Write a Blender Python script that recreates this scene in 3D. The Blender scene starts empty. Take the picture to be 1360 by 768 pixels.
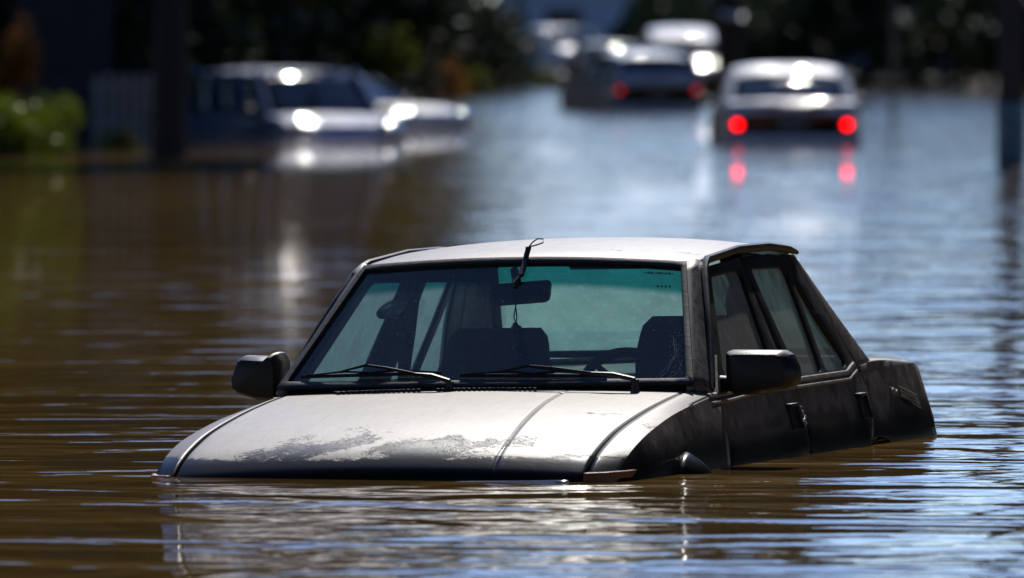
import bpy, bmesh, math, random
from mathutils import Vector, Matrix, Euler
R = math.radians
random.seed(7)
scene = bpy.context.scene
COL = scene.collection
F_PX, CAM_H, YH = 13957.7, 1.372, 43.06          # focal length in photo pixels, eye height over the water, horizon row
CAR_T = Vector((0.1559, 34.1122, -0.6848))
CAR_R = Euler((R(1.058), R(0.275), R(-90 - 16.33)))

# ------------------------------------------------------------------ node helpers
def mat(name):
    m = bpy.data.materials.new(name); m.use_nodes = True
    nt = m.node_tree; nt.nodes.clear()
    out = nt.nodes.new('ShaderNodeOutputMaterial')
    return m, nt, out
def N(nt, t, **kw):
    n = nt.nodes.new(t)
    for k, v in kw.items():
        if k in n.inputs: n.inputs[k].default_value = v
        else: setattr(n, k, v)
    return n
def L(nt, a, b): nt.links.new(a, b)
def math_n(nt, op, a, b=None, clamp=False):
    n = nt.nodes.new('ShaderNodeMath'); n.operation = op; n.use_clamp = clamp
    for i, v in enumerate((a, b)):
        if v is None: continue
        if isinstance(v, (int, float)): n.inputs[i].default_value = v
        else: nt.links.new(v, n.inputs[i])
    return n.outputs[0]
def ramp(nt, val, lo, hi, a=0.0, b=1.0):
    n = nt.nodes.new('ShaderNodeMapRange'); n.interpolation_type = 'SMOOTHSTEP'
    n.inputs['From Min'].default_value = lo; n.inputs['From Max'].default_value = hi
    n.inputs['To Min'].default_value = a; n.inputs['To Max'].default_value = b
    nt.links.new(val, n.inputs['Value']); return n.outputs[0]
def mixc(nt, fac, a, b):
    n = nt.nodes.new('ShaderNodeMix'); n.data_type = 'RGBA'
    if isinstance(fac, (int, float)): n.inputs[0].default_value = fac
    else: nt.links.new(fac, n.inputs[0])
    for i, v in ((6, a), (7, b)):
        if isinstance(v, tuple): n.inputs[i].default_value = (*v, 1)
        else: nt.links.new(v, n.inputs[i])
    return n.outputs[2]
def noise(nt, vec, scale, detail=4, rough=.5, dist=0):
    n = N(nt, 'ShaderNodeTexNoise', Scale=scale, Detail=detail, Roughness=rough, Distortion=dist)
    nt.links.new(vec, n.inputs['Vector']); return n.outputs['Fac']
def mapping(nt, vec, scale=(1, 1, 1), rot=(0, 0, 0)):
    n = nt.nodes.new('ShaderNodeMapping'); n.inputs['Scale'].default_value = scale; n.inputs['Rotation'].default_value = rot
    nt.links.new(vec, n.inputs['Vector']); return n.outputs[0]
def bump(nt, height, strength=1, dist=.01):
    n = N(nt, 'ShaderNodeBump', Strength=strength, Distance=dist); nt.links.new(height, n.inputs['Height']); return n.outputs[0]

def simple(name, col, rough=.5, metal=0, var=.15, vscale=6, bmp=.0, bscale=60, coat=0, emit=None, es=0, spec=.5):
    m, nt, out = mat(name)
    p = nt.nodes.new('ShaderNodeBsdfPrincipled'); L(nt, p.outputs[0], out.inputs[0])
    tc = nt.nodes.new('ShaderNodeTexCoord')
    n1 = noise(nt, tc.outputs['Object'], vscale, 5, .6)
    f = ramp(nt, n1, .3, .7)
    c = mixc(nt, f, tuple(x * (1 - var) for x in col), tuple(min(1, x * (1 + var)) for x in col))
    L(nt, c, p.inputs['Base Color'])
    p.inputs['Metallic'].default_value = metal
    L(nt, ramp(nt, n1, .3, .7, max(0, rough - .06), min(1, rough + .06)), p.inputs['Roughness'])
    p.inputs['Specular IOR Level'].default_value = spec
    if coat: p.inputs['Coat Weight'].default_value = coat; p.inputs['Coat Roughness'].default_value = .04
    if bmp: L(nt, bump(nt, noise(nt, tc.outputs['Object'], bscale, 3), bmp, .01), p.inputs['Normal'])
    if emit: p.inputs['Emission Color'].default_value = (*emit, 1); p.inputs['Emission Strength'].default_value = es
    return m

def dusty_paint(name, dust_hi=(.42, .375, .335)):
    """near-black paint; dried silt settled on whatever faces up, cracked and flaked away in patches"""
    m, nt, out = mat(name)
    p = nt.nodes.new('ShaderNodeBsdfPrincipled'); L(nt, p.outputs[0], out.inputs[0])
    tc = nt.nodes.new('ShaderNodeTexCoord'); O = tc.outputs['Object']
    sep = nt.nodes.new('ShaderNodeSeparateXYZ'); L(nt, tc.outputs['Normal'], sep.inputs[0])
    pos = nt.nodes.new('ShaderNodeSeparateXYZ'); L(nt, O, pos.inputs[0])
    up = math_n(nt, 'MULTIPLY', ramp(nt, sep.outputs['Z'], .70, .78), ramp(nt, math_n(nt, 'ADD', pos.outputs['Z'], math_n(nt, 'MULTIPLY', noise(nt, mapping(nt, O, (6, 5, 3)), 1, 7, .75), .06)), .782, .790))
    big = noise(nt, mapping(nt, O, (3.2, 1.9, 1)), 1.0, 3, .55, .6)
    fine = noise(nt, mapping(nt, O, (45, 30, 30)), 1.0, 6, .75, 1.2)
    flake = noise(nt, mapping(nt, O, (120, 60, 60)), 1.0, 4, .7, .8)
    # silt is thinnest toward the nose where water washed it
    nose = ramp(nt, pos.outputs['X'], 1.52, 1.92, 0, .21)
    thr = math_n(nt, 'SUBTRACT', big, nose)
    thr = math_n(nt, 'ADD', thr, math_n(nt, 'MULTIPLY', math_n(nt, 'SUBTRACT', fine, .5), .30))
    patch = ramp(nt, thr, .19, .225)
    # speckled half-peeled zones
    sp = ramp(nt, thr, .20, .36)
    speck = ramp(nt, math_n(nt, 'ADD', flake, math_n(nt, 'MULTIPLY', sp, .55)), .50, .58)
    z2 = ramp(nt, noise(nt, mapping(nt, O, (4.5, 2.4, 1), (0, 0, .35)), 1.0, 4, .6, .8), .64, .70)
    spk2 = ramp(nt, math_n(nt, 'ADD', flake, math_n(nt, 'MULTIPLY', math_n(nt, 'SUBTRACT', 1, z2), .5)), .46, .56)
    mask = math_n(nt, 'MULTIPLY', math_n(nt, 'MULTIPLY', math_n(nt, 'MULTIPLY', up, patch), speck), spk2)
    streak = noise(nt, mapping(nt, O, (70, 70, 2.5)), 1.0, 6, .6)
    blot = noise(nt, O, 5, 5, .65)
    film = math_n(nt, 'MULTIPLY', ramp(nt, streak, .1, .75), ramp(nt, blot, .1, .7))
    film = math_n(nt, 'MULTIPLY', film, ramp(nt, math_n(nt, 'ADD', pos.outputs['Z'], math_n(nt, 'MULTIPLY', blot, .08)), .755, .87))
    film = math_n(nt, 'MULTIPLY', film, ramp(nt, pos.outputs['X'], 1.80, 1.93, 1, .08))
    paint = mixc(nt, film, (.008, .008, .009), (.30, .27, .25))
    dcol = mixc(nt, ramp(nt, noise(nt, O, 7, 6, .65), .3, .7), tuple(x * .82 for x in dust_hi), dust_hi)
    dcol = mixc(nt, ramp(nt, noise(nt, mapping(nt, O, (90, 90, 90)), 1, 3), .45, .7, 0, .35), dcol, tuple(x * .6 for x in dust_hi))
    run = noise(nt, mapping(nt, O, (5, 26, 10)), 1, 6, .7, 1.0)
    dcol = mixc(nt, ramp(nt, run, .42, .68, 0, .55), dcol, tuple(x * .55 for x in dust_hi))
    dcol = mixc(nt, ramp(nt, noise(nt, mapping(nt, O, (14, 9, 9)), 1, 7, .75, .5), .56, .60, 0, .30), dcol, tuple(x * .5 for x in dust_hi))
    L(nt, mixc(nt, mask, paint, dcol), p.inputs['Base Color'])
    rp = ramp(nt, film, 0, 1, .28, .55)
    mr = nt.nodes.new('ShaderNodeMix'); L(nt, mask, mr.inputs[0]); L(nt, rp, mr.inputs[2]); mr.inputs[3].default_value = .45
    L(nt, mr.outputs[0], p.inputs['Roughness'])
    L(nt, ramp(nt, mask, 0, 1, .20, .38), p.inputs['Specular IOR Level'])
    h = math_n(nt, 'ADD', math_n(nt, 'MULTIPLY', mask, .9), math_n(nt, 'MULTIPLY', fine, .28))
    L(nt, bump(nt, h, .8, .0022), p.inputs['Normal'])
    return m

def glass(name, tint, dust=.05, dustcol=(.5, .48, .45), band=None, specks=0, rough=.0, glow=None):
    """thin tinted pane: straight-through tint, mirror reflection by Fresnel, a film of dust"""
    m, nt, out = mat(name)
    tc = nt.nodes.new('ShaderNodeTexCoord'); O = tc.outputs['Object']
    tr = nt.nodes.new('ShaderNodeBsdfTransparent'); tr.inputs[0].default_value = (*tint, 1)
    if band:
        pos = nt.nodes.new('ShaderNodeSeparateXYZ'); L(nt, O, pos.inputs[0])
        wob = math_n(nt, 'ADD', pos.outputs['Z'], math_n(nt, 'MULTIPLY', math_n(nt, 'MULTIPLY', pos.outputs['Y'], pos.outputs['Y']), .11))
        f = ramp(nt, wob, band[0], band[1])
        L(nt, mixc(nt, f, tint, band[2]), tr.inputs[0])
    gl = nt.nodes.new('ShaderNodeBsdfGlossy'); gl.inputs['Roughness'].default_value = rough + .01
    fr = nt.nodes.new('ShaderNodeFresnel'); fr.inputs[0].default_value = 1.5
    mx = nt.nodes.new('ShaderNodeMixShader'); L(nt, fr.outputs[0], mx.inputs[0]); L(nt, tr.outputs[0], mx.inputs[1]); L(nt, gl.outputs[0], mx.inputs[2])
    df = nt.nodes.new('ShaderNodeBsdfDiffuse'); df.inputs[0].default_value = (*dustcol, 1)
    d = ramp(nt, noise(nt, O, 6, 5, .7), .25, .8, dust * .8, dust * 1.15)
    st = ramp(nt, noise(nt, mapping(nt, O, (40, 40, 3)), 1, 4, .6), .5, .8, 0, dust * .4)
    d = math_n(nt, 'ADD', d, st)
    if specks:
        v = N(nt, 'ShaderNodeTexVoronoi', Scale=48.0); L(nt, O, v.inputs['Vector'])
        s1 = ramp(nt, v.outputs['Distance'], .055, .10, 1, 0)
        wn = nt.nodes.new('ShaderNodeSeparateColor'); L(nt, v.outputs['Color'], wn.inputs[0])
        s1 = math_n(nt, 'MULTIPLY', s1, ramp(nt, wn.outputs[0], .55, .9, 0, specks))
        v2 = N(nt, 'ShaderNodeTexVoronoi', Scale=120.0); L(nt, O, v2.inputs['Vector'])
        s2 = ramp(nt, v2.outputs['Distance'], .07, .14, specks * .4, 0)
        spk = math_n(nt, 'ADD', s1, s2, True)
    tl = nt.nodes.new('ShaderNodeBsdfTranslucent'); tl.inputs[0].default_value = (*(glow or dustcol), 1)
    dd = nt.nodes.new('ShaderNodeMixShader'); dd.inputs[0].default_value = .5; L(nt, df.outputs[0], dd.inputs[1]); L(nt, tl.outputs[0], dd.inputs[2])
    m2 = nt.nodes.new('ShaderNodeMixShader'); L(nt, d, m2.inputs[0]); L(nt, mx.outputs[0], m2.inputs[1]); L(nt, dd.outputs[0], m2.inputs[2])
    if specks:
        ds = nt.nodes.new('ShaderNodeBsdfDiffuse'); ds.inputs[0].default_value = (.85, .85, .85, 1)
        m3 = nt.nodes.new('ShaderNodeMixShader'); L(nt, spk, m3.inputs[0]); L(nt, m2.outputs[0], m3.inputs[1]); L(nt, ds.outputs[0], m3.inputs[2]); m2 = m3
    L(nt, m2.outputs[0], out.inputs[0])
    return m

def car_paint(name, col, rough=.28, metal=.0, coat=.6):
    rough += .17; metal *= .4
    m, nt, out = mat(name)
    p = nt.nodes.new('ShaderNodeBsdfPrincipled'); L(nt, p.outputs[0], out.inputs[0])
    tc = nt.nodes.new('ShaderNodeTexCoord')
    d = ramp(nt, noise(nt, tc.outputs['Object'], 3, 6, .65), .35, .75)
    L(nt, mixc(nt, d, col, tuple(x * .8 + .03 for x in col)), p.inputs['Base Color'])
    L(nt, ramp(nt, d, 0, 1, rough, rough + .15), p.inputs['Roughness'])
    p.inputs['Metallic'].default_value = metal
    p.inputs['Coat Weight'].default_value = coat; p.inputs['Coat Roughness'].default_value = .03
    return m

def leaf_mat(name, a, b, rough=.45, trans=.35):
    m, nt, out = mat(name)
    tc = nt.nodes.new('ShaderNodeTexCoord')
    f = ramp(nt, noise(nt, tc.outputs['Object'], 1.3, 5, .7), .3, .7)
    col = mixc(nt, f, a, b)
    p = nt.nodes.new('ShaderNodeBsdfPrincipled'); L(nt, col, p.inputs['Base Color']); p.inputs['Roughness'].default_value = rough + .12; p.inputs['Specular IOR Level'].default_value = .3
    t = nt.nodes.new('ShaderNodeBsdfTranslucent'); L(nt, col, t.inputs[0])
    mx = nt.nodes.new('ShaderNodeMixShader'); mx.inputs[0].default_value = trans
    L(nt, p.outputs[0], mx.inputs[1]); L(nt, t.outputs[0], mx.inputs[2]); L(nt, mx.outputs[0], out.inputs[0])
    return m

# ------------------------------------------------------------------ object helpers
def tag(o, label=None, cat=None, group=None, kind=None):
    if label: o['label'] = label
    if cat: o['category'] = cat
    if group: o['group'] = group
    if kind: o['kind'] = kind
    return o
def empty(name, loc=(0, 0, 0), rot=(0, 0, 0), scale=1):
    o = bpy.data.objects.new(name, None); COL.objects.link(o)
    o.location = loc; o.rotation_euler = rot; o.scale = (scale,) * 3; o.empty_display_size = .2
    return o
def link(bm, name, m, parent=None, smooth=40, solid=0, bevel=0, face_out=None):
    if face_out is not None:
        bm.normal_update()
        s = sum((f.normal * f.calc_area() for f in bm.faces), Vector())
        if s.dot(Vector(face_out)) < 0: bmesh.ops.reverse_faces(bm, faces=bm.faces[:])
    bm.normal_update()
    for e in bm.edges:
        e.smooth = not (len(e.link_faces) == 2 and e.calc_face_angle(0) > R(smooth))
    for f in bm.faces: f.smooth = smooth > 0
    me = bpy.data.meshes.new(name); bm.to_mesh(me); bm.free()
    for mm in (m if isinstance(m, (list, tuple)) else [m]): me.materials.append(mm)
    o = bpy.data.objects.new(name, me); COL.objects.link(o)
    if parent: o.parent = parent
    if solid:
        s = o.modifiers.new('s', 'SOLIDIFY'); s.thickness = solid; s.offset = -1
    if bevel:
        b = o.modifiers.new('b', 'BEVEL'); b.width = bevel; b.segments = 2; b.limit_method = 'ANGLE'; b.angle_limit = R(40)
    return o
def copy_tree(o, parent=None):
    c = o.copy(); COL.objects.link(c); c.parent = parent
    for ch in [x for x in o.children]: copy_tree(ch, c)
    return c
def lerp(a, b, t): return a + (b - a) * t
def interp(x, xs, ys):
    if x <= xs[0]: return ys[0]
    for i in range(len(xs) - 1):
        if x <= xs[i + 1]:
            t = (x - xs[i]) / (xs[i + 1] - xs[i]); d = xs[i + 1] - xs[i]
            m0 = (ys[i + 1] - ys[i - 1]) / (xs[i + 1] - xs[i - 1]) if i > 0 else (ys[i + 1] - ys[i]) / d
            m1 = (ys[i + 2] - ys[i]) / (xs[i + 2] - xs[i]) if i + 2 < len(xs) else (ys[i + 1] - ys[i]) / d
            return (2*t**3-3*t*t+1)*ys[i] + (t**3-2*t*t+t)*d*m0 + (-2*t**3+3*t*t)*ys[i+1] + (t**3-t*t)*d*m1
    return ys[-1]
def sstep(a, b, x):
    t = max(0, min(1, (x - a) / (b - a))); return t * t * (3 - 2 * t)
def add_grid(bm, fn, nu, nv):
    vs = [[bm.verts.new(fn(i / nu, j / nv)) for j in range(nv + 1)] for i in range(nu + 1)]
    for i in range(nu):
        for j in range(nv):
            try: bm.faces.new((vs[i][j], vs[i + 1][j], vs[i + 1][j + 1], vs[i][j + 1]))
            except ValueError: pass
    return vs
def add_box(bm, c, s, rot=None, taper=None):
    M = Matrix.Translation(c) @ ((rot if rot is not None else Matrix.Identity(3)).to_4x4())
    vs = []
    for z in (-.5, .5):
        for y in (-.5, .5):
            for x in (-.5, .5):
                k = taper if (taper and z > 0) else 1
                vs.append(bm.verts.new(M @ Vector((x * s[0] * k, y * s[1] * k, z * s[2]))))
    for f in ((0, 2, 3, 1), (4, 5, 7, 6), (0, 1, 5, 4), (2, 6, 7, 3), (0, 4, 6, 2), (1, 3, 7, 5)):
        bm.faces.new([vs[i] for i in f])
def add_tube(bm, pts, rad, seg=8, flat=1.0, up=(0, 0, 1), cap=True):
    pts = [Vector(p) for p in pts]
    if not isinstance(rad, (list, tuple)): rad = [rad] * len(pts)
    rings = []
    for i, p in enumerate(pts):
        t = (pts[min(i + 1, len(pts) - 1)] - pts[max(i - 1, 0)]).normalized()
        u = Vector(up); 
        if abs(t.dot(u)) > .97: u = Vector((1, 0, 0))
        a = t.cross(u).normalized(); b = a.cross(t).normalized()
        rings.append([bm.verts.new(p + a * math.cos(2*math.pi*k/seg) * rad[i] + b * math.sin(2*math.pi*k/seg) * rad[i] * flat) for k in range(seg)])
    for i in range(len(rings) - 1):
        for k in range(seg):
            bm.faces.new((rings[i][k], rings[i][(k+1) % seg], rings[i+1][(k+1) % seg], rings[i+1][k]))
    if cap:
        bm.faces.new(rings[0][::-1]); bm.faces.new(rings[-1])
def plate(outline, holes, mapfn, cx=(), cz=(), bm=None):
    b = bmesh.new()
    for loop in [outline] + list(holes):
        vs = [b.verts.new((p[0], 0, p[1])) for p in loop]
        for i in range(len(vs)): b.edges.new((vs[i], vs[(i + 1) % len(vs)]))
    bmesh.ops.triangle_fill(b, use_beauty=True, use_dissolve=False, edges=b.edges[:])
    for x in cx: bmesh.ops.bisect_plane(b, geom=b.verts[:] + b.edges[:] + b.faces[:], plane_co=(x, 0, 0), plane_no=(1, 0, 0))
    for z in cz: bmesh.ops.bisect_plane(b, geom=b.verts[:] + b.edges[:] + b.faces[:], plane_co=(0, 0, z), plane_no=(0, 0, 1))
    if bm is None:
        for v in b.verts: v.co = mapfn(v.co.x, v.co.z)
        return b
    idx = {v: bm.verts.new(mapfn(v.co.x, v.co.z)) for v in b.verts}
    for f in b.faces: bm.faces.new([idx[v] for v in f.verts])
    b.free(); return bm
def round_poly(pts, r, n=5):
    out = []
    k = len(pts)
    for i in range(k):
        p = Vector(pts[i]); a = Vector(pts[i-1]); c = Vector(pts[(i+1) % k])
        da = (a - p); dc = (c - p)
        ra = min(r, da.length * .45); rc = min(r, dc.length * .45)
        A = p + da.normalized() * ra; C = p + dc.normalized() * rc
        for j in range(n + 1):
            t = j / n
            q = A * (1-t)**2 + p * 2*t*(1-t) + C * t*t
            out.append((q.x, q.y))
    return out
def frange(a, b, n): return [lerp(a, b, i / n) for i in range(n + 1)]
def gx(px, Y): return (px - 680) / F_PX * Y
def wy(py): return F_PX * CAM_H / (py - YH)        # depth of a water point seen at row py

# ------------------------------------------------------------------ materials
M = {}
M['paint'] = dusty_paint('silted_black_paint')
M['rubber'] = simple('black_rubber', (.010, .010, .011), .55, bmp=.08)
M['plastic'] = simple('black_plastic', (.012, .012, .013), .42, var=.3, vscale=20, bmp=.06, bscale=120)
M['dark'] = simple('dark_inner', (.006, .006, .007), .9)
M['trim'] = simple('dull_trim', (.22, .21, .20), .4, var=.35, vscale=14, bmp=.15)
M['cloth'] = simple('seat_cloth', (.022, .028, .04), .95, var=.25, vscale=30, bmp=.4, bscale=200)
M['vinyl'] = simple('dash_vinyl', (.018, .021, .028), .6, bmp=.3, bscale=150)
M['liner'] = simple('headliner', (.07, .08, .09), .95)
M['shelf'] = simple('parcel_shelf_felt', (.34, .33, .31), .95, var=.4, vscale=9, bmp=.5, bscale=40)
M['windshield'] = glass('tinted_windshield', (.68, .88, .86), .13, (.42, .52, .55), band=(1.235, 1.262, (.03, .36, .36)), specks=.9)
M['rearglass'] = glass('rear_glass', (.78, .93, .90), .48, (.30, .40, .38), glow=(.55, .90, .86))
M['sideglass'] = glass('silted_side_glass', (.52, .64, .65), .85, (.42, .41, .40), glow=(.52, .74, .75))
M['amber'] = simple('amber_lens', (.24, .075, .012), .45, coat=0, var=.3)
M['lens'] = simple('clear_lens', (.45, .5, .55), .08, coat=1, metal=.3)
M['chrome'] = simple('dull_chrome', (.6, .6, .6), .22, metal=1)
M['tyre'] = simple('tyre_rubber', (.03, .029, .029), .75, bmp=.4)

# =================================================================== FOREGROUND CAR
car = empty('flooded_sedan', CAR_T, CAR_R)
tag(car, 'black silt-covered sedan with its bonnet half sunk in the brown floodwater', 'car')

def yside(z):
    if z < .67: return .79 - (.67 - z) * .03
    if z < .92: return .79 - (z - .67) * .30
    return .715 - (z - .92) * .155 / .385
NX = [.66, 1.0, 1.3, 1.6, 1.8, 1.90, 1.96, 2.0, 2.015]
NZC = [.940, .918, .893, .853, .808, .777, .745, .708, .655]
NZE = [.925, .900, .869, .826, .783, .752, .722, .688, .64]
CY = [.724, .732, .740, .748, .752, .753, .752, .750, .748]
CZ = [.903, .878, .850, .806, .766, .735, .705, .675, .635]
def zc(x): return interp(x, NX, NZC)
def ze(x): return interp(x, NX, NZE)
def cyf(x): return interp(x, NX, CY)
def czf(x): return interp(x, NX, CZ)
def nosewrap(x, y):
    k = sstep(1.55, 2.0, x); a = abs(y) / .76
    return x - k * (.025 * a * a + .055 * max(0, (a - .78) / .22) ** 2)
def crease_y(x): return lerp(.29, .37, sstep(.8, 1.95, x))
def hood_pt(x, y, dz=0):
    a = abs(y) / .665
    z = lerp(zc(x), ze(x), a ** 2.0)
    # pressed crease either side of the centre panel
    d = abs(y) - crease_y(x)
    z -= .008 * sstep(.649, .660, abs(y))
    z -= .0042 * max(0, 1 - abs(d) / .011) * sstep(.84, .95, x) * (1 if y > 0 else 0)
    return Vector((nosewrap(x, y), y, z + dz))
b = bmesh.new()
xs = frange(.80, 1.7, 34) + frange(1.71, 2.015, 22)
def hood_cols(x):
    c = crease_y(x); h = frange(0, c - .014, 14) + frange(c - .012, c + .012, 8) + frange(c + .016, .640, 11) + [.646, .651, .656, .660]
    return [-q for q in h[::-1]] + h[1:]
ysr = hood_cols(1)
vs = [[b.verts.new(hood_pt(x, y)) for y in hood_cols(x)] for x in xs]
for i in range(len(xs) - 1):
    for j in range(len(ysr) - 1): b.faces.new((vs[i][j], vs[i+1][j], vs[i+1][j+1], vs[i][j+1]))
hood = link(b, 'hood', M['paint'], car, solid=.012, face_out=(0, 0, 1))

ARCH_F, ARCH_R, ARC_R = 1.22, -1.185, .345
def fender_y(x, z):
    c = cyf(x); zz = czf(x)
    t = max(0, min(1, (zz - z) / max(.02, zz - .66)))
    y = lerp(c, .79, 1 - (1 - t) ** 1.6)
    return y - sstep(1.6, 2.0, x) * .008
def fside(x, z, s=1, off=0):
    y = fender_y(x, z)
    return Vector((nosewrap(x, y), s * (y + off), z))
for s in (1, -1):
    b = bmesh.new()
    fx = frange(.70, 1.7, 24) + frange(1.72, 2.0, 14)
    def topst(x, t):
        y = lerp(.667, cyf(x), t) - (sstep(1.6, 2.0, x) * .008) * t
        z = lerp(ze(x) - .001, czf(x), t ** 1.3)
        return Vector((nosewrap(x, y), s * y, z))
    g = [[b.verts.new(topst(x, t / 6)) for t in range(7)] for x in fx]
    for i in range(len(fx) - 1):
        for j in range(6): b.faces.new((g[i][j], g[i+1][j], g[i+1][j+1], g[i][j+1]))
    def hinge(z): return interp(z, [.45, .679, .80, .86, .905], [.785, .746, .690, .672, .700])
    def fs_pt(x, v):
        z = lerp(czf(x), .45, v ** 1.3)
        k = max(0, (1.0 - x) / .30)
        return fside(lerp(x, hinge(z) + (x - .70), k), z, s)
    g2 = [[b.verts.new(fs_pt(x, j / 24)) for j in range(25)] for x in fx]
    for i in range(len(fx) - 1):
        for j in range(24): b.faces.new((g2[i][j], g2[i+1][j], g2[i+1][j+1], g2[i][j+1]))
    bmesh.ops.remove_doubles(b, verts=b.verts[:], dist=.0006)
    bmesh.ops.recalc_face_normals(b, faces=b.faces[:])
    link(b, 'fender', M['paint'], car, solid=.010, face_out=(0, s, .3), smooth=32)

# doors
def side_pt(x, z, s, off=0): return Vector((x, s * (yside(z) + off), z))
seam1 = [(.668, .885), (.69, .80), (.746, .679), (.78, .40)]
seam2 = [(-.29, .905), (-.315, .87), (-.335, .80), (-.29, .72), (-.25, .679), (-.24, .40)]
seam3 = [(-1.160, .925), (-1.200, .86), (-1.206, .82), (-1.185, .77), (-1.13, .72), (-1.062, .675)]
def shift(l, d): return [(x + d, z) for x, z in l]
belt = .905
fdoor_low = shift(seam1, -.005) + [(-.235, .40)] + shift(seam2, .004)[::-1][1:]
rdoor_low = shift(seam2, -.004) + [(-.85, .40)] + [(ARCH_R + .350 * math.cos(a), .345 + .350 * math.sin(a)) for a in frange(R(10), R(66), 8)] + shift(seam3, .004)[::-1][1:]
fglass = [(.500, .945), (.165, 1.262), (-.205, 1.275), (-.165, 1.12), (-.118, .93)]
rglass = [(-.338, 1.276), (-.755, 1.270), (-.735, 1.10), (-.700, .925), (-.403, .918), (-.375, 1.05)]
qglass = [(-.805, 1.250), (-.90, 1.10), (-1.035, .955), (-1.02, .93), (-.752, .921), (-.785, 1.10)]
fframe = [(.668, .893), (.30, 1.255), (.235, 1.292), (-.262, 1.314), (-.262, .906)]
rframe = [(-.296, .906), (-.272, 1.314), (-.62, 1.316), (-.90, 1.300), (-1.06, 1.096), (-1.150, .93), (-1.155, .918)]
def door(s, low, frame, windows, hx):
    b = bmesh.new()
    plate(low, [], lambda x, z: side_pt(x, z, s), cx=frange(-1.1, .6, 12), cz=frange(.44, .90, 16), bm=b)
    d = link(b, 'door', M['paint'], car, solid=.012, bevel=.002, face_out=(0, s, 0))
    fr = plate(frame, [round_poly(w, .03) for w in windows], lambda x, z: side_pt(x, z, s, .002), cz=frange(.95, 1.28, 4))
    link(fr, 'window_frame', M['plastic'], d, solid=.022, bevel=.002, face_out=(0, s, 0))
    for w in windows:
        c = Vector((sum(p[0] for p in w) / len(w), sum(p[1] for p in w) / len(w)))
        big = [tuple(c + (Vector(p) - c) * 1.03) for p in w]
        gl = plate(round_poly(big, .03), [], lambda x, z: side_pt(x, z, s, -.010), cz=frange(.95, 1.28, 6))
        link(gl, 'window_pane', M['sideglass'], d, face_out=(0, s, 0))
    # window ledge strips
    b = bmesh.new()
    x0, x1 = min(p[0] for p in low) + .03, max(p[0] for p in low) - .02
    if hx < -.5: x0 = -1.13
    pts = [(x, .903 + (.012 if x < -1 else 0) * sstep(-1.0, -1.13, x) * 2 - .012 * sstep(.1, .66, x)) for x in frange(x0, x1, 14)]
    for dz, off, r_ in ((.006, -.002, .0095), (-.016, .004, .0055)):
        add_tube(b, [side_pt(x, z + dz, s, off) for x, z in pts], r_, 8)
    link(b, 'belt_moulding', M['trim'], d)
    # flap handle in its cup
    b = bmesh.new()
    def hp(x, z, o): return side_pt(x, z, s, o)
    zc_, w_, h_ = .792, .085, .075
    for (a0, a1, c0, c1, o0, o1) in ((hx - w_/2, hx + w_/2, zc_ - h_/2, zc_ + h_/2, -.004, .010), (hx - w_/2 - .008, hx - w_/2, zc_ - h_/2, zc_ + h_/2 + .006, -.004, .018), (hx - w_/2, hx + w_/2 + .004, zc_ + h_/2, zc_ + h_/2 + .010, -.004, .022)):
        v = [[hp(x, z, o) for o in (o0, o1)] for x in (a0, a1) for z in (c0, c1)]
        P = [b.verts.new(q) for pr in v for q in pr]
        for f in ((0,1,3,2),(4,6,7,5),(0,4,5,1),(2,3,7,6),(1,5,7,3),(0,2,6,4)): b.faces.new([P[i] for i in f])
    link(b, 'handle', M['plastic'], d, bevel=.002)
    return d
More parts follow.
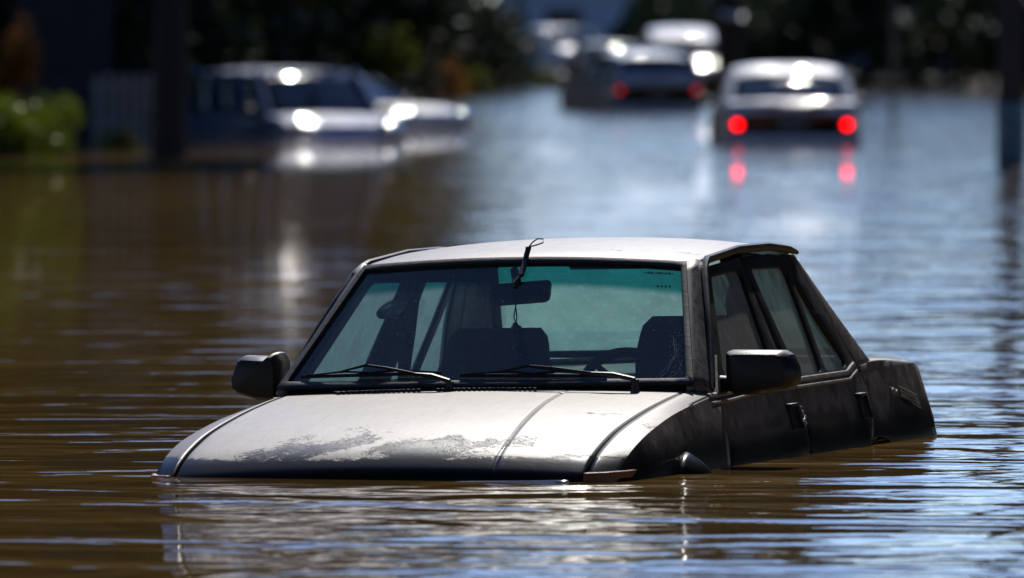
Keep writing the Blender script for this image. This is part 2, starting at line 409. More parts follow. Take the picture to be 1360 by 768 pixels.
for s in (1, -1):
    fd = door(s, fdoor_low, fframe, [fglass], -.165)
    if s == 1:
        b = bmesh.new()      # key lock with caked mud
        add_tube(b, [side_pt(-.262, .775, s, -.005), side_pt(-.262, .775, s, .012)], .012, 12)
        for k in range(9):
            p = side_pt(-.275 - random.uniform(0, .035), .775 + random.uniform(-.012, .06), s, .006)
            bmesh.ops.create_icosphere(b, subdivisions=1, radius=random.uniform(.003, .007), matrix=Matrix.Translation(p))
        link(b, 'lock', M['chrome'], fd)
    rd = door(s, rdoor_low, rframe, [rglass, qglass], -1.065)
    # C pillar: from the rear door frame to the backlight
    b = bmesh.new()
    top = [(-.90, 1.307), (-.93, 1.235), (-1.02, 1.13), (-1.10, 1.01), (-1.164, .915)]
    def cp(u, v):
        k = v * 4; i = min(3, int(k)); t = k - i
        a = Vector((lerp(top[i][0], top[i+1][0], t), 0, lerp(top[i][1], top[i+1][1], t))); a.y = yside(a.z) - .002
        E_ = Vector((lerp(-.958, -1.40, v) + .012 * math.sin(math.pi * v), lerp(.550, .700, v), lerp(1.318, .934, v)))
        G_ = Vector((lerp(-.960, -1.440, v), lerp(.505, .630, v), lerp(1.330, .952, v)))
        if u < .7: mid = a.lerp(E_, u / .7); mid.y += .006 * math.sin(math.pi * u / .7)
        else: t2 = (u - .7) / .3; mid = E_.lerp(G_, t2); mid.z += .008 * math.sin(math.pi * t2)
        return Vector((mid.x, s * mid.y, mid.z))
    add_grid(b, cp, 10, 16)
    link(b, 'roof_pillar', M['paint'], car, solid=.02, face_out=(-.3, s, 0))
    # quarter panel with wheel arch
    b = bmesh.new()
    arch = [(ARCH_R + ARC_R * math.cos(a), .345 + ARC_R * math.sin(a)) for a in frange(R(172), R(69), 18)]
    out = [(-1.160, .925), (-1.38, .934), (-1.60, .929), (-1.90, .912), (-1.955, .905), (-1.985, .885), (-1.985, .72), (-1.965, .69), (-1.93, .40)] + arch + shift(seam3, -.004)[::-1]
    def qpt(x, z):
        y = yside(min(z, .92)) if z > .67 else yside(z)
        k = sstep(.84, .955, z)
        y -= .004 * k * sstep(-1.2, -1.5, x) + .006 * sstep(-1.6, -2.0, x) ** 2
        return Vector((x - .02 * k, s * y, z))
    plate(out, [], qpt, cx=frange(-1.9, -1.2, 12), cz=frange(.5, .93, 18), bm=b)
    def shoulder(u, v):   # rounded edge running into the lid
        x = lerp(-1.28, -1.99, v); z = interp(x, [-1.995, -1.965, -1.90, -1.60, -1.38, -1.18], [.885, .905, .912, .929, .934, .925])
        p = qpt(x, z); a = u * math.pi / 2
        inn = .045
        return Vector((p.x, s * (abs(p.y) - inn * math.sin(a)), p.z + .008 * (1 - math.cos(a)) + .006 * math.sin(a)))
    add_grid(b, shoulder, 5, 14)
    bmesh.ops.remove_doubles(b, verts=b.verts[:], dist=.0006)
    bmesh.ops.recalc_face_normals(b, faces=b.faces[:])
    link(b, 'quarter_panel', M['paint'], car, solid=.008, face_out=(0, s, .2))
    # perforated plate badge with rows of small raised marks
    b = bmesh.new()
    for r_ in range(3):
        for k in range(12):
            x = -1.61 - k * .0185; z = .838 - k * .0035 - r_ * .014
            p = qpt(x, z); add_box(b, (p.x, p.y + s * .003, p.z), (.011, .006, .009))
    for k in range(4):
        p = qpt(-1.50 - k * .022, .832 - k * .004); add_box(b, (p.x, p.y + s * .002, p.z), (.013, .005, .022), Matrix.Rotation(.5 * (k % 2), 3, 'Y'))
    link(b, 'badge', M['trim'], car)
    b = bmesh.new()
    for (x0, z0, x1, z1) in ((-1.60, .806, -1.83, .778),):
        v = [qpt(x0, z0), qpt(x1, z1), qpt(x1 , z1 - .022), qpt(x0 - .02, z0 - .022)]
        v = [q + Vector((0, s * .002, 0)) for q in v]; b.faces.new([b.verts.new(q) for q in v])
    link(b, 'badge_backing', M['dark'], car, solid=.003, face_out=(0, s, 0))
    # drip rail
    b = bmesh.new()
    rail = [(.70, .715, .915), (.48, .650, 1.110), (.285, .585, 1.282), (.225, .572, 1.306), (.179, .566, 1.317), (-.23, .557, 1.340), (-.61, .557, 1.340), (-.86, .562, 1.325), (-.95, .566, 1.312)]
    add_tube(b, [(x, s * (y + .004), z) for x, y, z in rail], [.008, .010, .012, .013, .013, .013, .013, .012, .007], 8, flat=1.1)
    link(b, 'drip_rail', M['plastic'], car)
    # windscreen pillar
    b = bmesh.new()
    def ap(u, v):
        a = Vector((lerp(.815, .315, v), lerp(.672, .528, v), lerp(.925, 1.315, v)))
        c = Vector((lerp(.685, .225, v), lerp(.722, .572, v), lerp(.900, 1.305, v)))
        p = a.lerp(c, u); n = Vector((.55, .45, .5)).normalized()
        p += n * (.020 * math.sin(math.pi * u))
        return Vector((p.x, s * p.y, p.z))
    add_grid(b, ap, 8, 12)
    link(b, 'windscreen_pillar', M['paint'], car, solid=.03, face_out=(.3, s, .3))
    # flared arch and steered tyre just breaking the surface
    for ax in ((ARCH_F, ARCH_R)):
        b = bmesh.new()
        turn = Matrix.Rotation(R(0), 3, 'Z')
        prof = [(.10, .20), (.26, .20), (.30, .19), (.325, .165), (.33, .11), (.325, .06), (.30, .03), (.24, .02), (.22, .05), (.10, .06)]
        ring = []
        for k in range(40):
            a = 2 * math.pi * k / 40
            ring.append([b.verts.new((ax + r_ * math.cos(a), s * (.585 + w_), .36 + r_ * math.sin(a))) for r_, w_ in prof])
        for k in range(40):
            for j in range(len(prof) - 1): b.faces.new((ring[k][j], ring[(k+1) % 40][j], ring[(k+1) % 40][j+1], ring[k][j+1]))
        link(b, 'tyre', M['tyre'], car)

# rounded bulge at the front arch crown
for s in (1, -1):
    b = bmesh.new()
    def bul(u, v):      # hub of the bulge sits over the steered wheel
        a = math.pi * u; w_ = lerp(.03, .125, v)
        x = 1.225 + w_ * math.cos(a) * (1.25 if math.cos(a) > 0 else .8); z = .60 + (.045 + .085 * v) * math.sin(a) + .012 * v
        return Vector((x, s * (fender_y(x, z) + .075 * (1 - v * v) + .001), z))
    add_grid(b, bul, 24, 10)
    link(b, 'arch_flare', M['paint'], car, solid=.01, face_out=(0, s, 0))

# roof
def roof_edge(x): return interp(x, [-.985, -.94, -.61, -.23, .179, .25, .31], [1.308, 1.318, 1.342, 1.342, 1.319, 1.310, 1.300])
def roof_pt(u, v):
    y = lerp(-1, 1, u); x = lerp(-.985, .305, v)
    a = abs(y)
    hw = interp(x, [-.985, -.7, 0, .305], [.548, .553, .556, .556])
    crown = interp(x, [-.985, -.8, -.3, .1, .25, .305], [.026, .032, .035, .033, .027, .020])
    z = roof_edge(x) + crown * (1 - a ** 2.4)
    xx = x + (.035 * (1 - a * a) if v > .5 else -.03 * (1 - a * a)) * abs(v - .5) * 2
    return Vector((xx, hw * y, z - .0 * a))
b = bmesh.new(); add_grid(b, roof_pt, 48, 44)
link(b, 'roof', M['paint'], car, solid=.012, bevel=.003, face_out=(0, 0, 1))
b = bmesh.new(); add_grid(b, lambda u, v: roof_pt(.03 + u * .94, .03 + v * .92) - Vector((0, 0, .03)), 16, 14)
link(b, 'headliner', M['liner'], car, solid=.006, face_out=(0, 0, 1))

# windshield
def ws(u, v, off=0):
    y = lerp(-1, 1, u); a = y * y
    return Vector((lerp(.800, .318, v) + .055 * (1 - a) * lerp(1, .7, v) + off * .63, y * lerp(.690, .540, v), lerp(.932, 1.308, v) + .022 * (1 - a) * v + off * .78))
b = bmesh.new(); add_grid(b, lambda u, v: ws(lerp(.015, .985, u), lerp(.02, .985, v)), 32, 16)
wsd = link(b, 'windshield', M['windshield'], car, face_out=(1, 0, 1))
def seal_ring(name, fn, u0, u1, v0, v1, w, m, parent, dirn, th=.012):
    b = bmesh.new()
    n = 24
    per = [(lerp(u0, u1, i/n), v0) for i in range(n)] + [(u1, lerp(v0, v1, i/n)) for i in range(n)] + [(lerp(u1, u0, i/n), v1) for i in range(n)] + [(u0, lerp(v1, v0, i/n)) for i in range(n)]
    uc, vc = (u0+u1)/2, (v0+v1)/2
    def push(p, k):
        sx = 1 if p[0] > uc else -1; sy = 1 if p[1] > vc else -1
        return (p[0] - k[0] * ((p[0]-uc)/((u1-u0)/2)), p[1] - k[1] * ((p[1]-vc)/((v1-v0)/2)))
    o_ = [b.verts.new(fn(*p)) for p in per]; i_ = [b.verts.new(fn(*push(p, w))) for p in per]
    for k in range(len(per)):
        q = (k + 1) % len(per); b.faces.new((o_[k], o_[q], i_[q], i_[k]))
    o = link(b, name, m, parent, face_out=dirn)
    s = o.modifiers.new('s', 'SOLIDIFY'); s.thickness = th; s.offset = 0
    bv = o.modifiers.new('b', 'BEVEL'); bv.width = .003; bv.segments = 2
    return o
seal_ring('seal', lambda u, v: ws(u, v, .004), 0, 1, .0, 1.0, (.018, .045), M['rubber'], wsd, (1, 0, 1), .016)

# suction pad stuck to the glass, sun-shade fold, scratches on the right
b = bmesh.new()
def disc(cu, cv, ru, rv, rot, off, n=24):
    c = b.verts.new(ws(cu, cv, off + .004)); r_ = []
    for k in range(n):
        a = 2*math.pi*k/n; x, y = ru*math.cos(a), rv*math.sin(a)
        r_.append(b.verts.new(ws(cu + x*math.cos(rot) - y*math.sin(rot)*.45, cv + (x*math.sin(rot)*2.2 + y*math.cos(rot)), off)))
    for k in range(n): b.faces.new((c, r_[k], r_[(k+1) % n]))
disc(.165, .665, .042, .075, .55, -.012)
M['pad'] = glass('clear_pad', (.80, .86, .85), .30, (.7, .75, .74))
link(b, 'suction_pad', M['pad'], wsd, face_out=(1, 0, 1), solid=.003)
b = bmesh.new()
for k in range(4):
    u0 = .962 + random.uniform(-.006, .02) - k * .006; pts = [(u0, .42 - k*.02), (u0 + .004, .25), (u0 - .012 - k*.004, .12), (u0 - .03 - k*.006, .05)]
    add_tube(b, [ws(min(.984, u), v, .0015) for u, v in pts], .0006, 5)
for k in range(60):
    q = random.uniform(.05, .45); uu = random.uniform(.945, .98); add_tube(b, [ws(uu, q, .0015), ws(uu, q + .006, .0015)], .0008, 4)
link(b, 'mud_run', simple('dry_mud', (.40, .38, .36), .9), wsd)
b = bmesh.new()
for k in range(10):     # etched lettering on the tint band, too small to read
    u = .88 + k * .0085
    add_box(b, ws(u, .905, .002), (.004, .006, .0035 + .002 * (k % 3)))
for k in range(4): add_box(b, ws(.915 + k * .011, .80, .002), (.004, .006, .006))
link(b, 'glass_marking', simple('etched_mark', (.03, .17, .18), .8), wsd)

# cowl with louvres, at the foot of the glass
b = bmesh.new()
def cw(u, v):
    y = lerp(-.69, .69, u); a = (y / .69) ** 2
    return Vector((lerp(.815, .775, v) + .058 * (1 - a) - .012 * a, y, lerp(.912, .934, v) + .010 * (1 - a)))
add_grid(b, cw, 30, 3)
cowl = link(b, 'cowl', M['plastic'], car, solid=.01, face_out=(1, 0, 1))
b = bmesh.new()
for k in range(40):
    y = lerp(-.47, .18, k / 39)
    if abs(y + .17) < .02: continue
    p = hood_pt(.875, y)
    add_box(b, (p.x - .005, y, p.z + .004), (.050, .0065, .010), Matrix.Rotation(R(38), 3, 'Z'))
link(b, 'louvre', M['rubber'], hood)
b = bmesh.new()      # dark slot under the louvres
add_grid(b, lambda u, v: hood_pt(lerp(.80, .905, v), lerp(-.48, .20, u), .0015), 30, 3)
# hood rear edge shadow gap
# wipers
def wiper(y0, ua, ub, va, vb, tilt):
    b = bmesh.new()
    base = Vector((.868, y0, .945))
    add_tube(b, [base + Vector((-.0, 0, -.03)), base + Vector((0, 0, .012))], [.016, .013], 12)
    mid = ws((ua + ub) / 2 - .01, (va + vb) / 2 + .02, .040)
    e1 = base + Vector((0, 0, .012)); e2 = e1.lerp(mid, .40) + Vector((.006, 0, .002))
    add_tube(b, [e1, e1.lerp(e2, .5) + Vector((.004, 0, .006)), e2], [.013, .014, .010], 8, flat=.6)
    add_tube(b, [e2, e2.lerp(mid, .6) + Vector((.004, 0, .003)), mid], [.006, .005, .004], 6)
    w = link(b, 'wiper', M['plastic'], car)
    b = bmesh.new()
    n = 14
    add_tube(b, [ws(lerp(ua, ub, i/n), lerp(va, vb, i/n), .010) for i in range(n + 1)], .0045, 6, flat=1.4)
    for (i0, i1, h) in ((0, 9, .026), (5, 14, .026)):
        m0, m1 = ws(lerp(ua, ub, i0/n), lerp(va, vb, i0/n), .013), ws(lerp(ua, ub, i1/n), lerp(va, vb, i1/n), .013)
        mm = m0.lerp(m1, .5) + Vector((.63, 0, .78)) * .014
        add_tube(b, [m0, mm, m1], [.002, .0035, .002], 5)
    add_tube(b, [ws(lerp(ua, ub, .28), lerp(va, vb, .28), .026), mid, ws(lerp(ua, ub, .72), lerp(va, vb, .72), .026)], [.0025, .005, .0025], 5)
    link(b, 'wiper_blade', M['rubber'], w)
wiper(-.095, .045, .395, .085, .105, 0)
wiper(.515, .445, .80, .085, .07, 0)

# door mirrors
for s in (1, -1):
    b = bmesh.new()
    ol = [(0.0, .005), (.0, .128), (.02, .133), (.185, .130), (.210, .116), (.229, .075), (.232, .045), (.222, .018), (.205, .005), (.10, -.010), (.03, -.012)] if s == 1 else \
         [(0.0, -.020), (.0, .110), (.015, .138), (.028, .142), (.036, .126), (.135, .131), (.150, .122), (.176, .055), (.174, .022), (.15, .004), (.08, -.016)]
    n = len(ol); rings = []
    for (dx, k) in ((-.055, .93), (-.05, .985), (.0, 1.0), (.045, .94), (.066, .80), (.072, .5)):
        cx_, cz_ = .12, .06
        rings.append([b.verts.new((.56 + dx, s * (.735 + cx_ + (p - cx_) * k), .905 + cz_ + (z - cz_) * k)) for p, z in ol])
    for i in range(len(rings) - 1):
        for k in range(n): b.faces.new((rings[i][k], rings[i][(k+1) % n], rings[i+1][(k+1) % n], rings[i+1][k]))
    b.faces.new(rings[0]); b.faces.new(rings[-1])
    bmesh.ops.recalc_face_normals(b, faces=b.faces[:])
    mo = link(b, 'side_mirror', M['plastic'], car, smooth=35, bevel=.004)
    b = bmesh.new()
    b.faces.new([b.verts.new((.5035, s * (.735 + .12 + (p - .12) * .86), .965 + (z - .06) * .86)) for p, z in ol])
    link(b, 'mirror_glass', M['chrome'], mo, face_out=(-1, 0, 0))
    b = bmesh.new()
    add_tube(b, [(.55, s * .70, .93), (.56, s * .76, .93)], [.035, .03], 10, flat=.8)
    v = [(.66, .905), (.50, .93), (.50, 1.02)]
    b2 = [b.verts.new(side_pt(x, z, s, o)) for o in (-.002, .010) for x, z in v]
    b.faces.new(b2[:3]); b.faces.new(b2[3:]); 
    for i in range(3): b.faces.new((b2[i], b2[(i+1) % 3], b2[3+(i+1) % 3], b2[3+i]))
    bmesh.ops.recalc_face_normals(b, faces=b.faces[:])
    link(b, 'mirror_base', M['plastic'], mo)

# backlight and boot
def rw(u, v, off=0):
    y = lerp(-1, 1, u); a = y * y
    return Vector((lerp(-1.425, -.960, v) - .045 * (1 - a) - off * .6, y * lerp(.640, .515, v), lerp(.955, 1.325, v) + .022 * (1 - a) * v + off * .8))
b = bmesh.new(); add_grid(b, rw, 24, 12)
rwin = link(b, 'rear_window', M['rearglass'], car, face_out=(-1, 0, 1))
seal_ring('seal', lambda u, v: rw(u, v, .003), 0, 1, 0, 1, (.04, .06), M['rubber'], rwin, (-1, 0, 1), .014)
b = bmesh.new()
def lid(u, v):
    y = lerp(-.645, .645, u); a = abs(y) / .645
    P = [(-1.40, .946), (-1.55, .942), (-1.75, .931), (-1.90, .918), (-1.965, .904), (-1.990, .875), (-1.995, .80), (-1.99, .70), (-1.98, .45)]
    k = v * (len(P) - 1); i = min(len(P) - 2, int(k)); t = k - i
    x, z = lerp(P[i][0], P[i+1][0], t), lerp(P[i][1], P[i+1][1], t)
    return Vector((x - .035 * (1 - a * a) * min(1, v * 1.2 + .2), y, z + .012 * (1 - a * a)))
add_grid(b, lid, 30, 32)
link(b, 'trunk_lid', M['paint'], car, solid=.012, bevel=.003, face_out=(-.5, 0, 1))
b = bmesh.new()
BP = [(-1.90, .772), (-1.93, .768), (-1.965, .755), (-1.995, .71), (-2.02, .60), (-2.035, .30), (-2.038, 0)]
BP = BP + [(x, -y) for x, y in BP[-2::-1]]
def bum(u, v):
    k = u * (len(BP) - 1); i = min(len(BP) - 2, int(k)); t = k - i
    x, y = lerp(BP[i][0], BP[i+1][0], t), lerp(BP[i][1], BP[i+1][1], t)
    P = [(-.022, .728), (-.004, .720), (.001, .70), (.001, .55), (-.01, .45)]
    k = v * 4; i = min(3, int(k)); q = k - i
    o, z = lerp(P[i][0], P[i+1][0], q), lerp(P[i][1], P[i+1][1], q)
    d = Vector((x + 1.0 if x < -1.9 else 0, y * 1.2)).normalized()
    return Vector((x + d.x * o, y + d.y * o, z))
add_grid(b, bum, 64, 8)
link(b, 'rear_bumper', M['plastic'], car, solid=.01, face_out=(-1, 0, 0))
# front lamps, only their tops above water
for s in (1, -1):
    b = bmesh.new()
    def sig(u, v):
        a = lerp(0, 1, u); z = lerp(.712, .58, v)
        if a < .5: x, y = 2.03 - .02 * a, lerp(.67, .735, a * 2)
        else: x, y = lerp(2.02, 1.80, (a - .5) * 2), lerp(.735, .772, sstep(.5, .75, a))
        return Vector((nosewrap(x, y) + .010, s * y, z))
    add_grid(b, sig, 16, 4)
    link(b, 'turn_signal', M['amber'], car, solid=.02, bevel=.004, face_out=(1, s, 0))
    b = bmesh.new()
    add_grid(b, lambda u, v: Vector((nosewrap(2.02, lerp(.2, .62, u)) + .012, s * lerp(.26, .62, u), lerp(.690, .52, v))), 8, 3)
    link(b, 'headlight', M['lens'], car, solid=.02, bevel=.004, face_out=(1, 0, 0))
# dark inner boxes, floor included, added to block light through panel gaps
b = bmesh.new()
add_box(b, (1.32, 0, .58), (1.22, 1.30, .24)); add_box(b, (-1.62, 0, .70), (.62, 1.30, .40)); add_box(b, (0, 0, .36), (3.6, 1.40, .10))
add_box(b, (.80, 0, .80), (.06, 1.36, .22))
for s in (1, -1):
    for c_, sz in (((.2, s * .675, .74), (1.5, .03, .28)), ((-.9, s * .675, .74), (.5, .03, .28))): add_box(b, c_, sz)
link(b, 'light_block_boxes', M['dark'], car)
# interior
b = bmesh.new()
def dash(u, v):
    P = [(.80, .90), (.66, .935), (.50, .930), (.44, .88), (.45, .70), (.50, .55)]
    k = v * 5; i = min(4, int(k)); t = k - i
    y = lerp(-.66, .66, u)
    return Vector((lerp(P[i][0], P[i+1][0], t), y, lerp(P[i][1], P[i+1][1], t) + (.02 * math.exp(-((y - .34) / .17) ** 4) if v > .15 and v < .6 else 0)))
add_grid(b, dash, 30, 15)
link(b, 'dashboard', M['vinyl'], car, solid=.01, face_out=(0, 0, 1))
def seat(y0, wtop=.27, ztop=1.115, x0=-.12, wb=.26):
    r = link_seat = None
    b = bmesh.new()
    def back(u, v):
        a = 2 * math.pi * u
        z = lerp(.55, ztop, v)
        w = interp(z, [.55, .80, .93, .98, ztop - .03, ztop], [wb, wb, wb * .97, wtop * .93, wtop * .86, wtop * .74])
        th = interp(z, [.55, .9, ztop - .03, ztop], [.09, .07, .05, .03])
        x = x0 - (z - .55) * .32
        c, s_ = math.cos(a), math.sin(a)
        return Vector((x + th * math.copysign(abs(c) ** .5, c), y0 + w * math.copysign(abs(s_) ** .5, s_), z))
    add_grid(b, back, 32, 20)
    bmesh.ops.remove_doubles(b, verts=b.verts[:], dist=.0005)
    es = [e for e in b.edges if len(e.link_faces) == 1]
    bmesh.ops.holes_fill(b, edges=es)
    bmesh.ops.recalc_face_normals(b, faces=b.faces[:])
    o = link(b, 'seat', M['cloth'], car)
    b = bmesh.new(); add_box(b, (x0 + .22, y0, .52), (.50, .50, .14)); link(b, 'seat_cushion', M['cloth'], o, bevel=.04)
seat(-.27, ztop=1.09, wtop=.19, wb=.20); seat(.44, ztop=1.125, x0=-.05, wtop=.23, wb=.215)
b = bmesh.new()
def rback(u, v):
    z = lerp(.55, .900, v); return Vector((-.95 - (z - .55) * .35, lerp(-.62, .62, u), z + .0))
add_grid(b, rback, 10, 6); link(b, 'rear_seat', M['cloth'], car, solid=.10, bevel=.03, face_out=(1, 0, 0))
b = bmesh.new(); add_grid(b, lambda u, v: Vector((lerp(-1.08, -1.46, v), lerp(-.62, .62, u), lerp(.905, .940, v) - .004 * math.sin(u * 9))), 20, 6)
link(b, 'parcel_shelf', M['shelf'], car, solid=.01, face_out=(0, 0, 1))
b = bmesh.new()
ctr = Vector((.36, .37, .875)); tilt = Matrix.Rotation(R(-62), 3, 'Y')
pts = [ctr + tilt @ Vector((.175 * math.cos(a), .175 * math.sin(a), 0)) for a in frange(0, 2 * math.pi, 40)]
add_tube(b, pts, .0165, 8, cap=False)
for a in (R(200), R(-20 + 180 + 160), R(90)):
    add_tube(b, [ctr, ctr + tilt @ Vector((.17 * math.cos(a), .17 * math.sin(a), 0))], [.02, .010], 6)
add_tube(b, [ctr, ctr + Vector((.12, 0, -.05))], .035, 10)
link(b, 'steering_wheel', M['vinyl'], car)
# B pillar trims and seat belts
for s in (1, -1):
    b = bmesh.new()
    add_grid(b, lambda u, v: Vector((lerp(-.18, -.37, u) + .03 * (1-v) * 0, s * (yside(lerp(.7, 1.31, v)) - .045 - .02 * math.sin(math.pi * u)), lerp(.7, 1.31, v))), 6, 8)
    link(b, 'door_post', M['vinyl'], car, solid=.03, face_out=(0, -s, 0))
    b = bmesh.new()
    pts = [(-.25, s * .545, 1.22), (-.21, s * .545, 1.16), (-.22, s * .555, 1.08), (-.20, s * .565, 1.02), (-.22, s * .58, .93), (-.22, s * .60, .75)]
    add_tube(b, pts, [.022, .024, .020, .025, .02, .02], 6, flat=.3)
    bmesh.ops.create_icosphere(b, subdivisions=2, radius=.028, matrix=Matrix.Translation((-.19, s * .56, 1.07)))
    link(b, 'seat_belt', M['rubber'], car)
# windscreen-pillar sun visor on the left
b = bmesh.new()
add_box(b, (.235, -.33, 1.285), (.14, .40, .018), Matrix.Rotation(R(18), 3, 'Y')); link(b, 'sun_visor', M['liner'], car, bevel=.006)
b = bmesh.new(); add_box(b, (.235, .33, 1.305), (.12, .38, .014), Matrix.Rotation(R(6), 3, 'Y'))
link(b, 'sun_visor', M['liner'], car, bevel=.006)
# interior mirror
b = bmesh.new()
add_grid(b, lambda u, v: Vector((.33, 0, 0)), 1, 1); b.free(); b = bmesh.new()
mc = Vector((.30, -.020, 1.218))
ol = round_poly([(-.108, -.036), (.094, -.034), (.102, .038), (-.096, .036)], .022)
rr = []
for dx, k in ((-.016, .9), (-.012, 1), (.010, 1), (.022, .86)):
    rr.append([b.verts.new(mc + Vector((dx, y * k, z * k + y * .055))) for y, z in ol])
for i in range(3):
    for k in range(len(ol)): b.faces.new((rr[i][k], rr[i][(k+1) % len(ol)], rr[i+1][(k+1) % len(ol)], rr[i+1][k]))
b.faces.new(rr[0]); b.faces.new(rr[-1]); bmesh.ops.recalc_face_normals(b, faces=b.faces[:])
add_tube(b, [mc + Vector((0, -.004, .02)), mc + Vector((.035, -.012, .08))], [.010, .013], 8)
link(b, 'rear_view_mirror', M['plastic'], car)
# things hanging: charm on the mirror, strap with wire loop on the roof edge
b = bmesh.new()
c0 = mc + Vector((.026, -.012, 0))
add_tube(b, [c0 + Vector((0, -.012, .075)), c0 + Vector((0, 0, -.03)), c0 + Vector((0, .004, -.075)), c0 + Vector((0, 0, -.098))], .0022, 5)
add_tube(b, [c0 + Vector((0, .012, .075)), c0 + Vector((0, .003, -.03)), c0 + Vector((0, -.006, -.075)), c0 + Vector((0, 0, -.098))], .0022, 5)
for k in range(12):
    a = k * 2.4; r_ = .013 * (1 - k / 24)
    bmesh.ops.create_icosphere(b, subdivisions=1, radius=.0085, matrix=Matrix.Translation(c0 + Vector((r_ * math.cos(a), r_ * math.sin(a) * 1.1, -.100 - (k % 4) * .009))))
ch = link(b, 'hanging_charm', M['rubber'])
ch.location = CAR_T; ch.rotation_euler = CAR_R
tag(ch, 'small dark beaded charm dangling on cords from the inside mirror', 'charm')
b = bmesh.new()
u0 = .520
add_tube(b, [ws(u0 - .002, .85, .012), ws(u0 - .000, .90, .014), ws(u0, .97, .016)], [.012, .010, .009], 8, flat=.6)
add_tube(b, [ws(u0 - .002, .85, .012), ws(u0 - .016, .79, .010)], [.010, .006], 8, flat=.6)
rp = lambda x, y, dz: Vector((x, y, roof_edge(min(.30, x)) + .045 + dz))
e = ws(u0, 1.0, .02)
add_tube(b, [ws(u0, .97, .016), e, e + Vector((-.006, .002, .010)), e + Vector((-.010, .004, .022))], [.009, .010, .010, .011], 8, flat=.7)
t0 = e + Vector((-.010, .004, .022))
add_tube(b, [t0, t0 + Vector((-.004, .012, .016)), t0 + Vector((-.008, .028, .027)), t0 + Vector((-.012, .046, .026)), t0 + Vector((-.01, .046, .014)), t0 + Vector((-.004, .025, .007)), t0 + Vector((0, .004, .002))],   .0026, 6)
st = link(b, 'strap', M['rubber'])
st.location = CAR_T; st.rotation_euler = CAR_R
tag(st, 'short black strap with a thin wire loop laid over the black sedan roof edge', 'strap')

